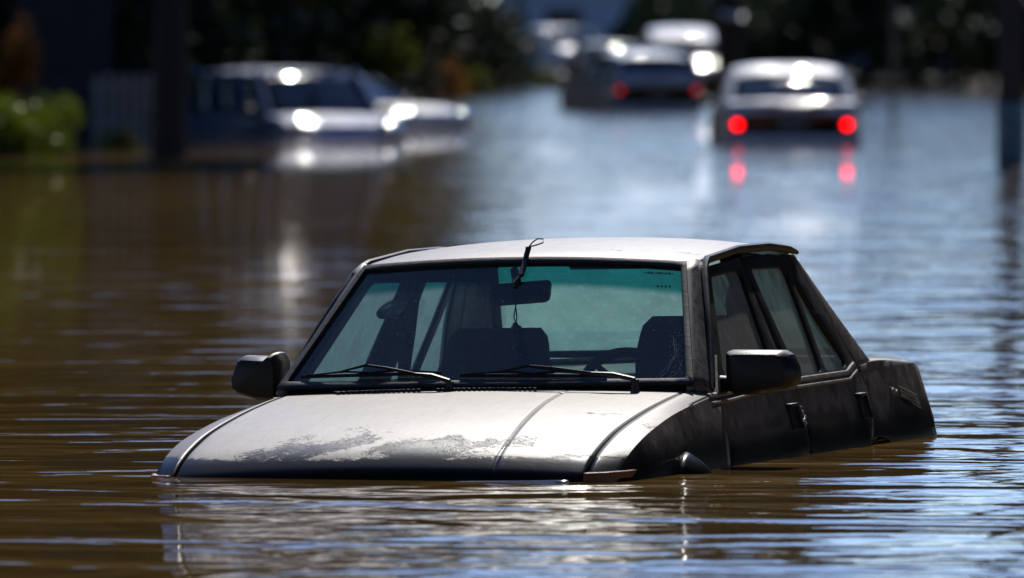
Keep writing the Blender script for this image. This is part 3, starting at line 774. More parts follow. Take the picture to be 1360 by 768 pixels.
# =================================================================== BACKGROUND CARS
M['bgglass'] = simple('dark_car_glass', (.012, .02, .03), .06, var=.2)
M['bgplastic'] = simple('bumper_plastic', (.02, .02, .022), .5)
M['red'] = simple('lit_tail_lens', (.6, .01, .01), .2, emit=(1, .0, .0), es=7)
M['reddim'] = simple('dim_tail_lens', (.5, .01, .01), .2, emit=(1, .02, .02), es=.7)
M['reflector'] = simple('lamp_glint_chrome', (.8, .8, .8), .10, metal=1, var=.02)
M['plate'] = simple('worn_plate', (.10, .10, .11), .5)
def bg_car(name, loc, yaw, Lf, Lr, W, belt, top, hood, trunk, paint, ws0, ws1, rw1, rw0, lights=None, label='', group=None, sub=.5, crown=.105, doors=2):
    """x forward. hood/trunk: heights at the nose and the tail; ws0/ws1 windshield foot/top x; rw1/rw0 backlight top/foot x"""
    root = empty(name, (loc[0], loc[1], -sub), (0, 0, yaw)); tag(root, label, 'car', group)
    hw = W / 2
    tw = hw * .78
    X = [-Lr, -Lr + .05, -Lr + .25, rw0, ws0, lerp(ws0, Lf, .55), Lf - .20, Lf - .05, Lf]
    Z = [trunk - .16, trunk - .03, trunk, belt + .01, belt, lerp(belt, hood, .5) + .03, hood, hood - .06, hood - .20]
    b = bmesh.new()
    def sec(u, v):
        x = lerp(-Lr, Lf, u)
        # concentrate stations at the ends
        x = lerp(-Lr, Lf, .5 - .5 * math.cos(math.pi * u))
        z = interp(x, X, Z)
        endk = min(1, (x + Lr) / .35, (Lf - x) / .45); endk = max(0, endk)
        wv = hw * (.86 + .14 * math.sqrt(max(0, 1 - (1 - endk) ** 2)))
        a = v * 2 - 1; s = 1 if a > 0 else -1; a = abs(a)
        if a < .45: y = wv * .93 * (a / .45); zz = z + .03 * (1 - (a / .45) ** 2)
        elif a < .55: t = (a - .45) / .1; y = wv * lerp(.93, .975, math.sin(t * 1.57)); zz = z - .04 * (1 - math.cos(t * 1.57))
        else:
            t = (a - .55) / .45; zz = lerp(z - .04, .25, t); y = wv * (.975 + .025 * math.sin(min(1, t * 2.2) * 1.57) - .05 * max(0, t - .6))
        return Vector((x, s * y, zz))
    add_grid(b, sec, 44, 40)
    es = [e for e in b.edges if len(e.link_faces) == 1]; bmesh.ops.holes_fill(b, edges=es)
    bmesh.ops.recalc_face_normals(b, faces=b.faces[:])
    body = link(b, 'body', paint, root, smooth=50)
    # roof and its pillars
    b = bmesh.new()
    def rf(u, v):
        x = lerp(rw1, ws1, v); y = lerp(-1, 1, u); a = abs(y)
        k = 4 * (v - .5) ** 2
        return Vector((x + .04 * (v - .5) * (1 - a*a), y * tw, top - (crown - .06) * k - .06 * a ** 3))
    add_grid(b, rf, 20, 16)
    link(b, 'roof', paint, root, solid=.04, bevel=.01, face_out=(0, 0, 1))
    def quad(pts, nm, m, par, nrm, solid=.012, inset=0):
        bb = bmesh.new()
        c = sum((Vector(p) for p in pts), Vector()) / 4
        P = [c + (Vector(p) - c) * (1 - inset) for p in pts]
        n = Vector(nrm)
        def f(u, v):
            p = P[0].lerp(P[1], u).lerp(P[3].lerp(P[2], u), v)
            return p + n * .035 * math.sin(math.pi * u) * (1 if abs(nrm[0]) > .5 else .3)
        add_grid(bb, f, 10, 6)
        return link(bb, nm, m, par, solid=solid, face_out=nrm)
    zt = top - crown + .02
    bw = hw * .90
    quad([(ws0, -bw, belt), (ws0, bw, belt), (ws1, tw, zt), (ws1, -tw, zt)], 'windshield', M['bgglass'], root, (1, 0, .6), inset=.02)
    quad([(rw0, -bw, belt + .02), (rw0, bw, belt + .02), (rw1, tw, zt), (rw1, -tw, zt)], 'rear_window', M['bgglass'], root, (-1, 0, .6), inset=.12)
    for s in (1, -1):
        # side panes between posts
        def sp(x0, z0): 
            k = (z0 - belt) / (zt - belt); return (x0, s * lerp(bw, tw, k), z0)
        nposts = doors + 1
        xb = [lerp(ws0 - .12, rw0 + .18, i / nposts) for i in range(nposts + 1)]
        xt = [lerp(ws1 - .02, rw1 + .05, i / nposts) for i in range(nposts + 1)]
        for i in range(nposts):
            g_ = .035
            quad([sp(xb[i] - g_, belt + .015), sp(xb[i+1] + g_, belt + .015), sp(xt[i+1] + g_, zt - .01), sp(xt[i] - g_, zt - .01)], 'side_window', M['bgglass'], root, (0, s, .2), inset=.0)
        for i in range(nposts + 1):
            bb = bmesh.new(); add_tube(bb, [sp(xb[i], belt - .02), sp(xt[i], zt + .02)], .042 if 0 < i < nposts else .05, 6); link(bb, 'window_post', paint, root)
        bb = bmesh.new(); add_tube(bb, [(ws0 + .02, s * bw, belt - .02), (ws1 + .02, s * tw, zt + .03)], .035, 6); link(bb, 'window_post', paint, root)
        bb = bmesh.new()
        add_tube(bb, [(rw0 - .02, s * bw * .96, belt - .01), (lerp(rw0, rw1, .5) - .03, s * (bw + tw) / 2 * .99, (belt + zt) / 2 + .02), (rw1 - .02, s * tw, zt + .03)], [.08, .075, .06], 8)
        link(bb, 'window_post', paint, root)
        bb = bmesh.new()
        bmesh.ops.create_uvsphere(bb, u_segments=14, v_segments=10, radius=1, matrix=Matrix.Translation((ws0 - .18, s * (hw + .10), belt + .05)) @ Matrix.Diagonal((.07, .11, .07, 1)))
        add_tube(bb, [(ws0 - .18, s * (hw - .05), belt + .01), (ws0 - .18, s * (hw + .06), belt + .03)], .02, 6)
        link(bb, 'side_mirror', M['bgplastic'], root)
        if lights:
            lm, zl, wl, hl = lights
            bb = bmesh.new()
            add_grid(bb, lambda u, v: Vector((-Lr + .0 + .16 * max(0, (u - .5) * 2) ** 1.5 - .012, s * lerp(hw * .88 - wl, hw * .955, u), zl + lerp(-hl, hl, v))), 10, 4)
            link(bb, 'tail_light', M['bgplastic'], root, solid=.03, face_out=(-1, 0, 0))
            bb = bmesh.new()
            bmesh.ops.create_uvsphere(bb, u_segments=16, v_segments=10, radius=1, matrix=Matrix.Translation((-Lr - .012, s * (hw * .88 - wl * .45), zl)) @ Matrix.Diagonal((.03, .05, .05, 1)))
            link(bb, 'brake_lamp', lm, root)
        bb = bmesh.new()
        bmesh.ops.create_uvsphere(bb, u_segments=16, v_segments=10, radius=1, matrix=Matrix.Translation((Lf - .12, s * hw * .70, hood - .065)) @ Matrix.Diagonal((.16, .22, .11, 1)))
        link(bb, 'headlight', M['reflector'], root)  # headlight dome enlarged and chromed so the sun glints off it
    bb = bmesh.new(); add_box(bb, (-Lr - .012, 0, lerp(trunk, .3, .36)), (.02, .36, .16)); link(bb, 'number_plate', M['plate'], root, bevel=.004)
    bb = bmesh.new()
    def bmp(u, v):
        a = lerp(-1.5, 1.5, u); return Vector((-Lr + .25 - (.30) * max(.05, math.cos(a)) ** .4, hw * .99 * math.copysign(abs(math.sin(a)) ** .4, math.sin(a)), lerp(.58, .32, v)))
    add_grid(bb, bmp, 30, 3); link(bb, 'rear_bumper', paint, root, solid=.03, bevel=.008, face_out=(-1, 0, 0))
    bb = bmesh.new()
    add_tube(bb, [(-Lr - .03 + y_ * y_ * .3, y_, trunk - .035) for y_ in frange(-hw * .72, hw * .72, 24)], .022, 12)  # bent chrome bar added along the tail edge to make a sun glint
    link(bb, 'glint_bar', M['chrome'], root)
    return root
P_SILVER = car_paint('silver_paint', (.42, .43, .45), .3, .35)
P_BLUE = car_paint('navy_paint', (.09, .18, .42), .38, coat=.3)
P_WHITE = car_paint('white_paint', (.62, .61, .60), .35)
P_GREYB = car_paint('blue_grey_paint', (.24, .27, .33), .3, .2)
P_PALE = car_paint('pale_silver_paint', (.5, .51, .54), .3, .3)
P_DARK = car_paint('dark_paint', (.03, .04, .05), .3)
AW = R(90)          # heading away from the camera
def at(px, Y): return (gx(px, Y), Y)
Ys = wy(193)
bg_car('wading_sedan', (gx(1048, Ys), Ys + 2.2), AW + R(1), 2.2, 2.2, 1.74, .92, 1.45, .82, .99, P_SILVER, .95, .35, -.75, -1.35,
       lights=(M['red'], .71, .22, .13), label='silver sedan driving away through the water with two round red lights at the rear', group='cars caught in the flood', sub=.46, crown=.20)
Yc = wy(147)
bg_car('wading_hatchback', (gx(838, Yc), Yc + 2.0), AW + R(14), 1.95, 1.95, 1.72, .95, 1.52, .90, 1.04, P_GREYB, .95, .40, -1.60, -1.88,
       lights=(M['reddim'], .82, .14, .13), label='blue-grey hatchback ahead of the silver sedan, dull red lights on, turned a little left', group='cars caught in the flood', sub=.46, crown=.17, doors=2)
Ya = wy(182)
bg_car('stranded_van', (gx(382, Ya), Ya + 2.0), R(-90 + 22), 2.15, 2.15, 1.74, .98, 1.60, .86, 1.10, P_BLUE, 1.25, .55, -1.75, -2.02,
       label='dark blue van sunk to its bonnet near the black tree trunk', group='cars caught in the flood', sub=.70, doors=2, crown=.09)
Yb = wy(169)
bg_car('stranded_sedan', (gx(428, Yb), Yb + 2.6), R(-90 + 52), 2.2, 2.2, 1.72, .92, 1.44, .80, .96, P_SILVER, .95, .35, -.75, -1.35,
       label='pale silver sedan behind the dark blue van, its front pointing right', group='cars caught in the flood', sub=.60, crown=.20)
Yd = 226
bg_car('white_van', (gx(906, Yd), Yd + 2.3), R(-90 + 2), 2.3, 2.3, 1.80, 1.36, 2.02, 1.16, 1.30, P_WHITE, 1.35, 1.05, -2.0, -2.2, crown=.36,
       label='tall white van beyond the blue-grey hatchback', group='cars caught in the flood', sub=.52)
Ye = 240
bg_car('dark_sedan', (gx(806, Ye), Ye + 2), AW + R(4), 2.1, 2.1, 1.7, .95, 1.45, .85, 1.0, P_DARK, .95, .35, -.8, -1.4,
       label='dark car with glassy roof, half hidden behind the hatchback and left of the white van', group='cars caught in the flood', sub=.30)
Yf = 268
bg_car('pale_sedan', (gx(742, Yf), Yf + 2), R(-90 + 25), 2.1, 2.1, 1.7, .93, 1.42, .83, .98, P_PALE, .95, .35, -.75, -1.35,
       label='pale car parked on the far bank at the end of the street', group='cars parked on the far bank', sub=-.10)
bg_car('parked_car', (gx(1178, 275), 275), R(170), 2.1, 2.1, 1.7, .93, 1.42, .83, .98, P_GREYB, .95, .35, -.75, -1.35,
       label='grey car parked on the far bank right of the silver sedan', group='cars parked on the far bank', sub=-.10)

# =================================================================== SETTING
# water
m, nt, out = mat('flood_water')
p = nt.nodes.new('ShaderNodeBsdfPrincipled'); L(nt, p.outputs[0], out.inputs[0])
tc = nt.nodes.new('ShaderNodeTexCoord'); O = tc.outputs['Object']
mud = ramp(nt, noise(nt, mapping(nt, O, (.15, .08, 1)), 1, 4), .3, .7)
L(nt, mixc(nt, mud, (.170, .100, .024), (.215, .130, .038)), p.inputs['Base Color'])
p.inputs['Roughness'].default_value = .02; p.inputs['IOR'].default_value = 1.333
p.inputs['Specular IOR Level'].default_value = .5
gust = ramp(nt, noise(nt, mapping(nt, O, (.10, .035, 1)), 1, 3, .5, .6), .35, .7, .5, 1.05)
w1 = noise(nt, mapping(nt, O, (.9, 1.5, 1), (0, 0, .15)), 1, 2, .5, .5)
w2 = noise(nt, mapping(nt, O, (2.4, 3.8, 1), (0, 0, -.2)), 1, 2, .5, .4)
w3 = noise(nt, mapping(nt, O, (9, 13, 1)), 1, 2, .5)
w0 = noise(nt, mapping(nt, O, (.34, .50, 1), (0, 0, .25)), 1, 3, .5, 1.2)
h = math_n(nt, 'ADD', math_n(nt, 'MULTIPLY', w1, .050), math_n(nt, 'MULTIPLY', w2, .0125))
h = math_n(nt, 'ADD', h, math_n(nt, 'MULTIPLY', w3, .0017))
h = math_n(nt, 'ADD', math_n(nt, 'MULTIPLY', h, gust), math_n(nt, 'MULTIPLY', w0, .085))
L(nt, bump(nt, h, 1.0, 1.0), p.inputs['Normal'])
M['water'] = m
b = bmesh.new(); add_grid(b, lambda u, v: Vector((lerp(-400, 400, u), lerp(-60, 330, v), 0)), 8, 8)
tag(link(b, 'water', M['water'], None, face_out=(0, 0, 1)), 'brown floodwater covering the street', 'water', kind='structure')

# ground: street bed under water, banks rising left and far away
M['ground'] = simple('wet_soil', (.055, .045, .028), .85, var=.4, vscale=.6, bmp=.6, bscale=3)
def gh(x, y):
    z = -.75
    left = -3.6 - max(0, (150 - y)) * .0 - .012 * max(0, 220 - y) * 0
    edge = interp(y, [0, 60, 105, 118, 150, 160, 170, 200, 225, 262], [-14, -11, -7.0, -4.0, -5.2, -5.0, -2.0, -1.8, -.8, -.3])
    z = max(z, -.75 + 1.1 * sstep(edge + 1.5, edge - 3.0, x))
    redge = interp(y, [0, 60, 100, 150, 220, 262], [9, 9, 7.5, 9, 12, 12])
    z = max(z, -.75 + 1.0 * sstep(redge - .5, redge + 4, x))
    z = max(z, -.75 + 1.0 * sstep(252, 272, y) + .2 * sstep(300, 600, y))
    return z
b = bmesh.new()
gxs = [-900, -400, -150, -80, -50, -35] + frange(-30, 30, 60)[0:] + [35, 50, 80, 150, 400, 900]
gys = [-60, 0, 40] + frange(60, 300, 60) + [330, 380, 450, 600, 900, 1500, 2500]
vs = [[b.verts.new((x, y, gh(x, y) + (.05 * math.sin(x * 1.7 + y * .3) if gh(x, y) > -.6 else 0))) for y in gys] for x in gxs]
for i in range(len(gxs) - 1):
    for j in range(len(gys) - 1): b.faces.new((vs[i][j], vs[i+1][j], vs[i+1][j+1], vs[i][j+1]))
tag(link(b, 'ground', M['ground'], None, face_out=(0, 0, 1)), 'muddy ground of the banks and street bed', 'ground', kind='structure')
M['asphalt'] = simple('wet_asphalt', (.05, .05, .052), .5)
b = bmesh.new(); add_grid(b, lambda u, v: Vector((lerp(-.5, 9, u), lerp(265, 700, v), max(gh(lerp(-.5, 9, u), lerp(265, 700, v)), .2) + .06)), 6, 30)
tag(link(b, 'road', M['asphalt'], None, face_out=(0, 0, 1)), 'street climbing out of the water far away', 'road', kind='structure')

# vegetation
G_DARK = leaf_mat('dark_leaf', (.008, .014, .004), (.02, .03, .008))
G_GREEN = leaf_mat('bright_leaf', (.12, .16, .006), (.19, .23, .010), rough=.12, trans=.5)
G_OLIVE = leaf_mat('olive_leaf', (.03, .04, .012), (.055, .06, .018))
G_RUST = leaf_mat('rust_leaf', (.26, .09, .01), (.36, .15, .02), trans=.6)
G_MID = leaf_mat('yellow_green_leaf', (.09, .11, .01), (.17, .17, .02), rough=.12, trans=.6)
BARK = simple('bark', (.018, .014, .011), .9, var=.4, vscale=8, bmp=.8, bscale=18)
def leaf_cloud(n, size, lobes, seed, fill=.55):
    rnd = random.Random(seed); b = bmesh.new()
    for _ in range(n):
        c, r_ = lobes[rnd.randrange(len(lobes))]
        d = Vector((rnd.gauss(0, 1), rnd.gauss(0, 1), rnd.gauss(0, 1))).normalized()
        q = Vector(c) + Vector((d.x * r_[0], d.y * r_[1], d.z * r_[2])) * (rnd.random() ** fill)
        sz = size * rnd.uniform(.5, 1.3)
        a = Vector((rnd.gauss(0, 1), rnd.gauss(0, 1), rnd.gauss(0, 1))).normalized(); t = a.orthogonal().normalized(); w = a.cross(t)
        b.faces.new([b.verts.new(q + v) for v in (t * sz, w * sz * .55, -t * sz, -w * sz * .55)])
    return b
def lobes(rnd, R_, H_, n, z0):
    return [((rnd.uniform(-1, 1) * R_ * .6, rnd.uniform(-1, 1) * R_ * .6, z0 + rnd.uniform(.15, .9) * H_), (R_ * rnd.uniform(.35, .6), R_ * rnd.uniform(.35, .6), H_ * rnd.uniform(.16, .30))) for _ in range(n)]
def make_tree(name, H, Rc, z0, tr, seed, leafm, n=5200, size=.30):
    rnd = random.Random(seed); root = empty(name)
    b = bmesh.new()
    pts = [Vector((0, 0, -.6)), Vector((.02, 0, .5)), Vector((.06, .05, H * .25)), Vector((-.05, .08, H * .5)), Vector((.05, 0, H * .8))]
    add_tube(b, pts, [tr * 1.25, tr, tr * .85, tr * .6, tr * .2], 12)
    for k in range(9):
        a = rnd.uniform(0, 6.28); z = rnd.uniform(z0, H * .7); l_ = Rc * rnd.uniform(.5, .85)
        s0 = Vector((0, 0, z)); e_ = s0 + Vector((math.cos(a) * l_, math.sin(a) * l_, l_ * .55))
        add_tube(b, [s0, s0.lerp(e_, .5) + Vector((0, 0, -.1)), e_], [tr * .4, tr * .25, tr * .08], 6)
    link(b, 'trunk', BARK, root)
    link(leaf_cloud(n, size, lobes(rnd, Rc, H - z0, 14, z0), seed), 'crown', leafm, root, smooth=0)
    return root
def make_bush(name, r_, h_, seed, leafm, n=1500, size=.08):
    rnd = random.Random(seed); root = empty(name)
    lb = [((rnd.uniform(-.6, .6) * r_, rnd.uniform(-.5, .5) * r_, h_ * rnd.uniform(.2, .7)), (r_ * rnd.uniform(.3, .55), r_ * rnd.uniform(.3, .5), h_ * rnd.uniform(.22, .36))) for _ in range(9)]
    link(leaf_cloud(n, size, lb, seed), 'foliage', leafm, root, smooth=0)
    b = bmesh.new()
    for k in range(6):
        a = rnd.uniform(0, 6.28); add_tube(b, [(0, 0, -.3), (math.cos(a) * r_ * .3, math.sin(a) * r_ * .3, h_ * .4), (math.cos(a) * r_ * .5, math.sin(a) * r_ * .5, h_ * .75)], [.03, .02, .008], 5)
    link(b, 'stem', BARK, root)
    return root
def put(proto, first, x, y, z, rz, sc, label, cat, group=None):
    o = proto if first else copy_tree(proto)
    o.location = (x, y, z); o.rotation_euler = (0, 0, rz); o.scale = (sc, sc, sc)
    tag(o, label, cat, group); return o
rnd = random.Random(3)
tC = make_tree('shade_tree', 12, 3.2, 3.6, .20, 17, G_DARK, 3600); tA = make_tree('shade_tree', 13, 5.0, 1.2, .24, 11, G_DARK); tB = make_tree('shade_tree', 11, 4.6, .9, .20, 23, G_OLIVE)
# (px, Y, scale, proto)
left_trees = [(222, 115, 1.0, 2), (20, 142, .95, 1), (120, 146, 1.1, 0), (-150, 134, 1.0, 0), (-60, 155, 1.1, 1), (210, 158, 1.0, 1), (300, 172, 1.1, 0), (60, 175, 1.2, 0), (385, 190, 1.0, 1), (470, 205, 1.0, 0), (330, 205, 1.2, 1), (530, 262, .9, 0), (-200, 140, 1.2, 0), (440, 240, 1.2, 1), (250, 235, 1.3, 0), (590, 300, .9, 1)]
names = ['thick black tree trunk standing in the water beside the dark blue van', 'tree in deep shade above the rust-coloured shrub', 'tree in deep shade behind the white pickets', 'tree just beyond the left edge of the photo', 'shaded tree far left behind the green bush', 'dark tree behind the black trunk by the van', 'dark tree rising over the roof of the blue van', 'dark tree behind the pickets, second row', 'dark tree behind the black trunk, second row', 'dark tree in the third row behind the blue van', 'dark tree in the second row over the blue van', 'far dark tree left of the rust and olive shrubs', 'outermost shaded tree on the left bank', 'tall dark tree deep behind the white pickets', 'tallest dark tree deep behind the blue van', 'farthest dark tree on the left before the far wood']
fa = fb = True
for (px, Y, sc, k), nm in zip(left_trees, names):
    if k != 2 and (Y >= 170 or px < 150): sc *= 1.35
    if k != 2: px = min(px, 650 - (5.0 if k == 0 else 4.6) * sc / Y * F_PX * .92)      # crowns stop short of the open street
    if k == 2: put(tC, True, gx(px, Y), Y, -.5, 0, sc, nm, 'tree', 'trees on the flooded banks')
    elif k == 0: put(tA, fa, gx(px, Y), Y, max(-.5, gh(gx(px, Y), Y)), rnd.uniform(0, 6), sc, nm, 'tree', 'trees on the flooded banks'); fa = False
    else: put(tB, fb, gx(px, Y), Y, max(-.5, gh(gx(px, Y), Y)), rnd.uniform(0, 6), sc, nm, 'tree', 'trees on the flooded banks'); fb = False
right_trees = [(1120, 300, .50, 1, 'low dark tree on the far bank over the silver sedan'), (1215, 290, .52, 0, 'low dark tree on the far bank behind the thin post'), (1330, 280, .50, 1, 'low dark tree on the far bank near the right pole'), (1420, 290, .6, 0, 'dark tree beyond the right edge of the photo'), (1040, 320, .45, 0, 'small dark tree at the right corner of the street end'), (1520, 250, .6, 1, 'outermost dark tree on the right bank'), (1270, 330, .6, 0, 'dark tree behind the pale house on the right')]
for px, Y, sc, k, nm in right_trees:
    put(tA if k == 0 else tB, False, gx(px, Y), Y, .2, rnd.uniform(0, 6), sc, nm, 'tree', 'trees on the flooded banks')
# undergrowth that closes the view under the crowns
bD = make_bush('dark_bush', 2.2, 3.2, 31, G_DARK, 3200, .13); first = True
dk = [(-20, 134, 1), (70, 138, 1), (160, 146, 1.1), (250, 150, 1), (335, 168, 1), (410, 180, 1.1), (480, 196, 1), (505, 224, 1.1), (610, 240, 1.1), (628, 262, .8), (600, 288, .8),
      (1010, 268, .8), (1070, 272, 1.0), (1130, 276, 1.1), (1205, 268, 1.6), (1262, 285, 1.8), (1335, 262, 1.6), (1395, 255, 1.5), (110, 152, 1.1), (380, 215, 1.2), (530, 250, 1.3), (205, 175, 1.3)]
plc = ['under the far left trees', 'behind the bright green bush', 'behind the white pickets', 'right of the black trunk', 'behind the rear of the blue van', 'behind the roof of the blue van', 'behind the roof of the pale silver sedan', 'above the bonnet of the pale silver sedan', 'left of the rust shrub', 'right of the rust shrub', 'second row behind the rust shrub',
       'left of the silver sedan roof on the far bank', 'above the silver sedan on the far bank', 'just right of the silver sedan on the far bank', 'behind the thin post', 'left of the pale house', 'between the pale house and the right pole', 'beyond the right pole', 'in the second row behind the pickets', 'in the second row over the blue van', 'in the second row over the pale silver sedan', 'in the second row behind the black trunk']
for (px, Y, sc), w in zip(dk, plc):
    x = gx(px, Y); put(bD, first, x, Y, max(gh(x, Y), -.3) - .1, rnd.uniform(0, 6), sc, 'dense dark bush ' + w, 'bush', 'dark bushes along the banks'); first = False
g1 = make_bush('green_bush', .62, .95, 41, G_GREEN, 3200, .035); put(g1, True, gx(50, 117.5), 117.5, -.12, 1, 1.0, 'bright green bush at the water edge, left edge of the street', 'bush')
put(g1, False, gx(10, 116), 116, -.12, 2.5, 1.0, 'bright green bush cut by the left edge of the photo', 'bush')
g2 = make_bush('rust_bush', .45, 1.2, 43, G_RUST, 900, .05); put(g2, True, gx(10, 122), 122, .45, 0, 1.0, 'rust-orange shrub above the green bush', 'shrub')
put(g2, False, gx(600, 218), 218, -.20, 2, 1.0, 'rust-orange shrub on the bank past the pale silver sedan', 'shrub')
g3 = make_bush('olive_bush', 1.1, 1.5, 47, G_MID, 1500, .07); put(g3, True, gx(500, 178), 178, .10, 0, 1.0, 'olive green shrub over the pale silver sedan roof', 'shrub', 'shrubs on the left bank')
put(g3, False, gx(632, 232), 232, -.4, 1, .7, 'olive green shrub right of the rust shrub', 'shrub', 'shrubs on the left bank')
put(g3, False, gx(160, 124), 124, -.4, 1, .45, 'low olive plants in front of the white pickets', 'shrub', 'shrubs on the left bank')
put(g3, False, gx(728, 262), 262, -.75, 2, .9, 'low olive shrub on the waterline at the street end', 'shrub', 'shrubs on the left bank')

# off-frame street trees mirrored in the paintwork, plus crowns added to block sky light
sky_block_trees = [(4.7, 24, 1.6, 'overhanging the right side short of the car'), (-5.0, 25, 1.6, 'overhanging the left side short of the car'), (4.5, 14, 1.6, 'overhanging the viewpoint on the right'), (-4.7, 13, 1.6, 'overhanging the viewpoint on the left'),
  (7.2, 31, 1.3, 'leaning over the water right of the car'), (7.8, 40, 1.3, 'leaning over the water behind the car on the right'), (-8.0, 33, 1.2, 'leaning over the water left of the car')]
for x, y, sc, nm in sky_block_trees:  # unseen trees added to keep sky light off the near car
    put(tC, False, x, y, -.5, rnd.uniform(0, 6), sc, 'unseen tree added to block sky light, ' + nm, 'tree', 'street trees beside the viewpoint')
side_trees = [(9.5, 22, 1.1, 0, 'first tree past the right edge'), (10.5, 34, 1.2, 1, 'second tree past the right edge'), (11.5, 46, 1.2, 0, 'third tree past the right edge'), (11.5, 60, .95, 1, 'fourth tree past the right edge'), (13, 78, 1, 0, 'fifth tree past the right edge'),
  (-10, 20, .8, 1, 'first tree past the left edge'), (-11, 36, .9, 0, 'second tree past the left edge'), (-12, 54, 1, 1, 'third tree past the left edge'), (-13, 74, 1, 0, 'fourth tree past the left edge'),
  (-9, -12, .9, 0, 'behind the viewpoint on the left'), (0, -16, 1.0, 1, 'behind the viewpoint in the middle'), (9, -13, .9, 0, 'behind the viewpoint on the right'), (12, 4, .9, 1, 'beside the viewpoint on the right'), (-13, 2, .9, 1, 'beside the viewpoint on the left')]
for x, y, sc, k, nm in side_trees:
    put(tA if k == 0 else tB, False, x, y, -.3, rnd.uniform(0, 6), sc, 'big leafy street tree, ' + nm, 'tree', 'street trees beside the viewpoint')
# unseen woods added beside and behind the viewpoint to block sky light
def wood(label, n, leaves, sx, sy, sz, seed, size=.7):
    lb = [((rnd.uniform(*sx), rnd.uniform(*sy), rnd.uniform(*sz)), (3.2, 4, 3)) for _ in range(n)]
    tag(link(leaf_cloud(leaves, size, lb, seed), 'treeline', G_DARK, None, smooth=0), label, 'treeline', kind='stuff')
wood('unseen wood added on the right bank to block sky light', 110, 22000, (15, 24), (25, 235), (0, 13), 91)
wood('unseen wood added on the left bank to block sky light', 110, 22000, (-30, -18), (15, 235), (0, 14), 92)
wood('unseen wood added behind the viewpoint to block sky light', 60, 12000, (-32, 32), (-34, -22), (0, 15), 93)
# far woods that read as one mass
lb = [((rnd.uniform(-95, -5.5), rnd.uniform(290, 345), rnd.uniform(.5, 14)), (4.5, 4, 3.2)) for _ in range(150)]
tag(link(leaf_cloud(34000, .75, lb, 77), 'treeline', G_DARK, None, smooth=0), 'far dark wood closing the view on the left', 'treeline', kind='stuff')
lb = [((rnd.uniform(6.5, 55), rnd.uniform(345, 365), rnd.uniform(.3, 4)), (4, 3, 1.6)) for _ in range(60)]
tag(link(leaf_cloud(16000, .6, lb, 78), 'treeline', G_DARK, None, smooth=0), 'far low dark wood closing the view on the right', 'treeline', kind='stuff')

# picket fence by the left bush
W_PICK = simple('weathered_white_wood', (.20, .19, .18), .6, var=.3, vscale=5)
fen = empty('picket_fence', (gx(165, 127), 127, 0), (0, 0, R(6))); tag(fen, 'short run of weathered pale pickets between the green bush and the black trunk', 'fence')
b = bmesh.new(); add_box(b, (0, .03, .28), (.80, .03, .07)); add_box(b, (0, .03, .72), (.80, .03, .07)); link(b, 'rail', W_PICK, fen)
for k, x in enumerate(frange(-.33, .33, 5)):
    b = bmesh.new(); hgt = .90 - .05 * (k == 0)
    v = [(-.045, -.5), (.045, -.5), (.045, hgt - .05), (0, hgt), (-.045, hgt - .05)]
    A = [b.verts.new((x + q, -.012, z)) for q, z in v]; B = [b.verts.new((x + q, .012, z)) for q, z in v]
    b.faces.new(A); b.faces.new(B[::-1])
    for i in range(5): b.faces.new((A[i], B[i], B[(i+1) % 5], A[(i+1) % 5]))
    bmesh.ops.recalc_face_normals(b, faces=b.faces[:])
    link(b, 'picket', W_PICK, fen)
# dark board fence far left
DW = simple('dark_boards', (.015, .017, .022), .7, var=.4, vscale=3)
fb_ = empty('board_fence', (gx(85, 131), 131, 0)); tag(fb_, 'tall dark board fence in the shade behind the green bush', 'fence')
b = bmesh.new()
for k in range(7): add_box(b, (-.5 + k * .17, 0, 1.0), (.13, .03, 2.6))
link(b, 'board', DW, fb_)
b = bmesh.new(); add_box(b, (0, .04, .6), (1.3, .04, .09)); add_box(b, (0, .04, 1.7), (1.3, .04, .09)); link(b, 'rail', DW, fb_)

# poles
def pole(name, px, Y, r_, H, m_, label, cat, extra=None):
    root = empty(name, (gx(px, Y), Y, 0)); tag(root, label, cat)
    b = bmesh.new(); add_tube(b, [(0, 0, -.8), (0, 0, 1.0), (0.02, 0, H)], [r_, r_ * .97, r_ * .8], 16); link(b, 'shaft', m_, root)
    return root
PW = simple('creosoted_pole', (.03, .026, .024), .85, var=.4, vscale=6, bmp=.6, bscale=20)
BL = simple('pole_band_blue', (.05, .14, .19), .4, var=.3)
pr = pole('utility_pole', 1343, wy(214), .145, 9.5, PW, 'dark utility pole with a blue band just above the water', 'pole')
b = bmesh.new(); add_tube(b, [(0, 0, .02), (0, 0, .62)], .156, 16); link(b, 'band', BL, pr)  # lower section of the shaft in a blue tone
b = bmesh.new(); add_box(b, (0, 0, 7.9), (1.6, .10, .12)); link(b, 'crossarm', PW, pr)
ps = pole('street_post', 1186, wy(152), .045, 3.9, simple('galvanised_post', (.08, .085, .09), .5), 'thin grey post standing in the water right of the silver sedan', 'post')
b = bmesh.new(); add_box(b, (0, -.05, 3.55), (.45, .012, .6)); link(b, 'sign_plate', simple('sign_back', (.12, .12, .13), .5), ps)
pc = pole('roadside_trunk', 968, 212, .27, 4.6, BARK, 'dark roadside trunk between the white van and the silver sedan, pale board on it', 'tree trunk')
b = bmesh.new(); add_box(b, (.06, -.30, 1.72), (.50, .02, .24), Matrix.Rotation(R(10), 3, 'Y') @ Matrix.Rotation(R(-62), 3, 'X')); link(b, 'board', simple('pale_board', (.55, .54, .52), .35), pc)

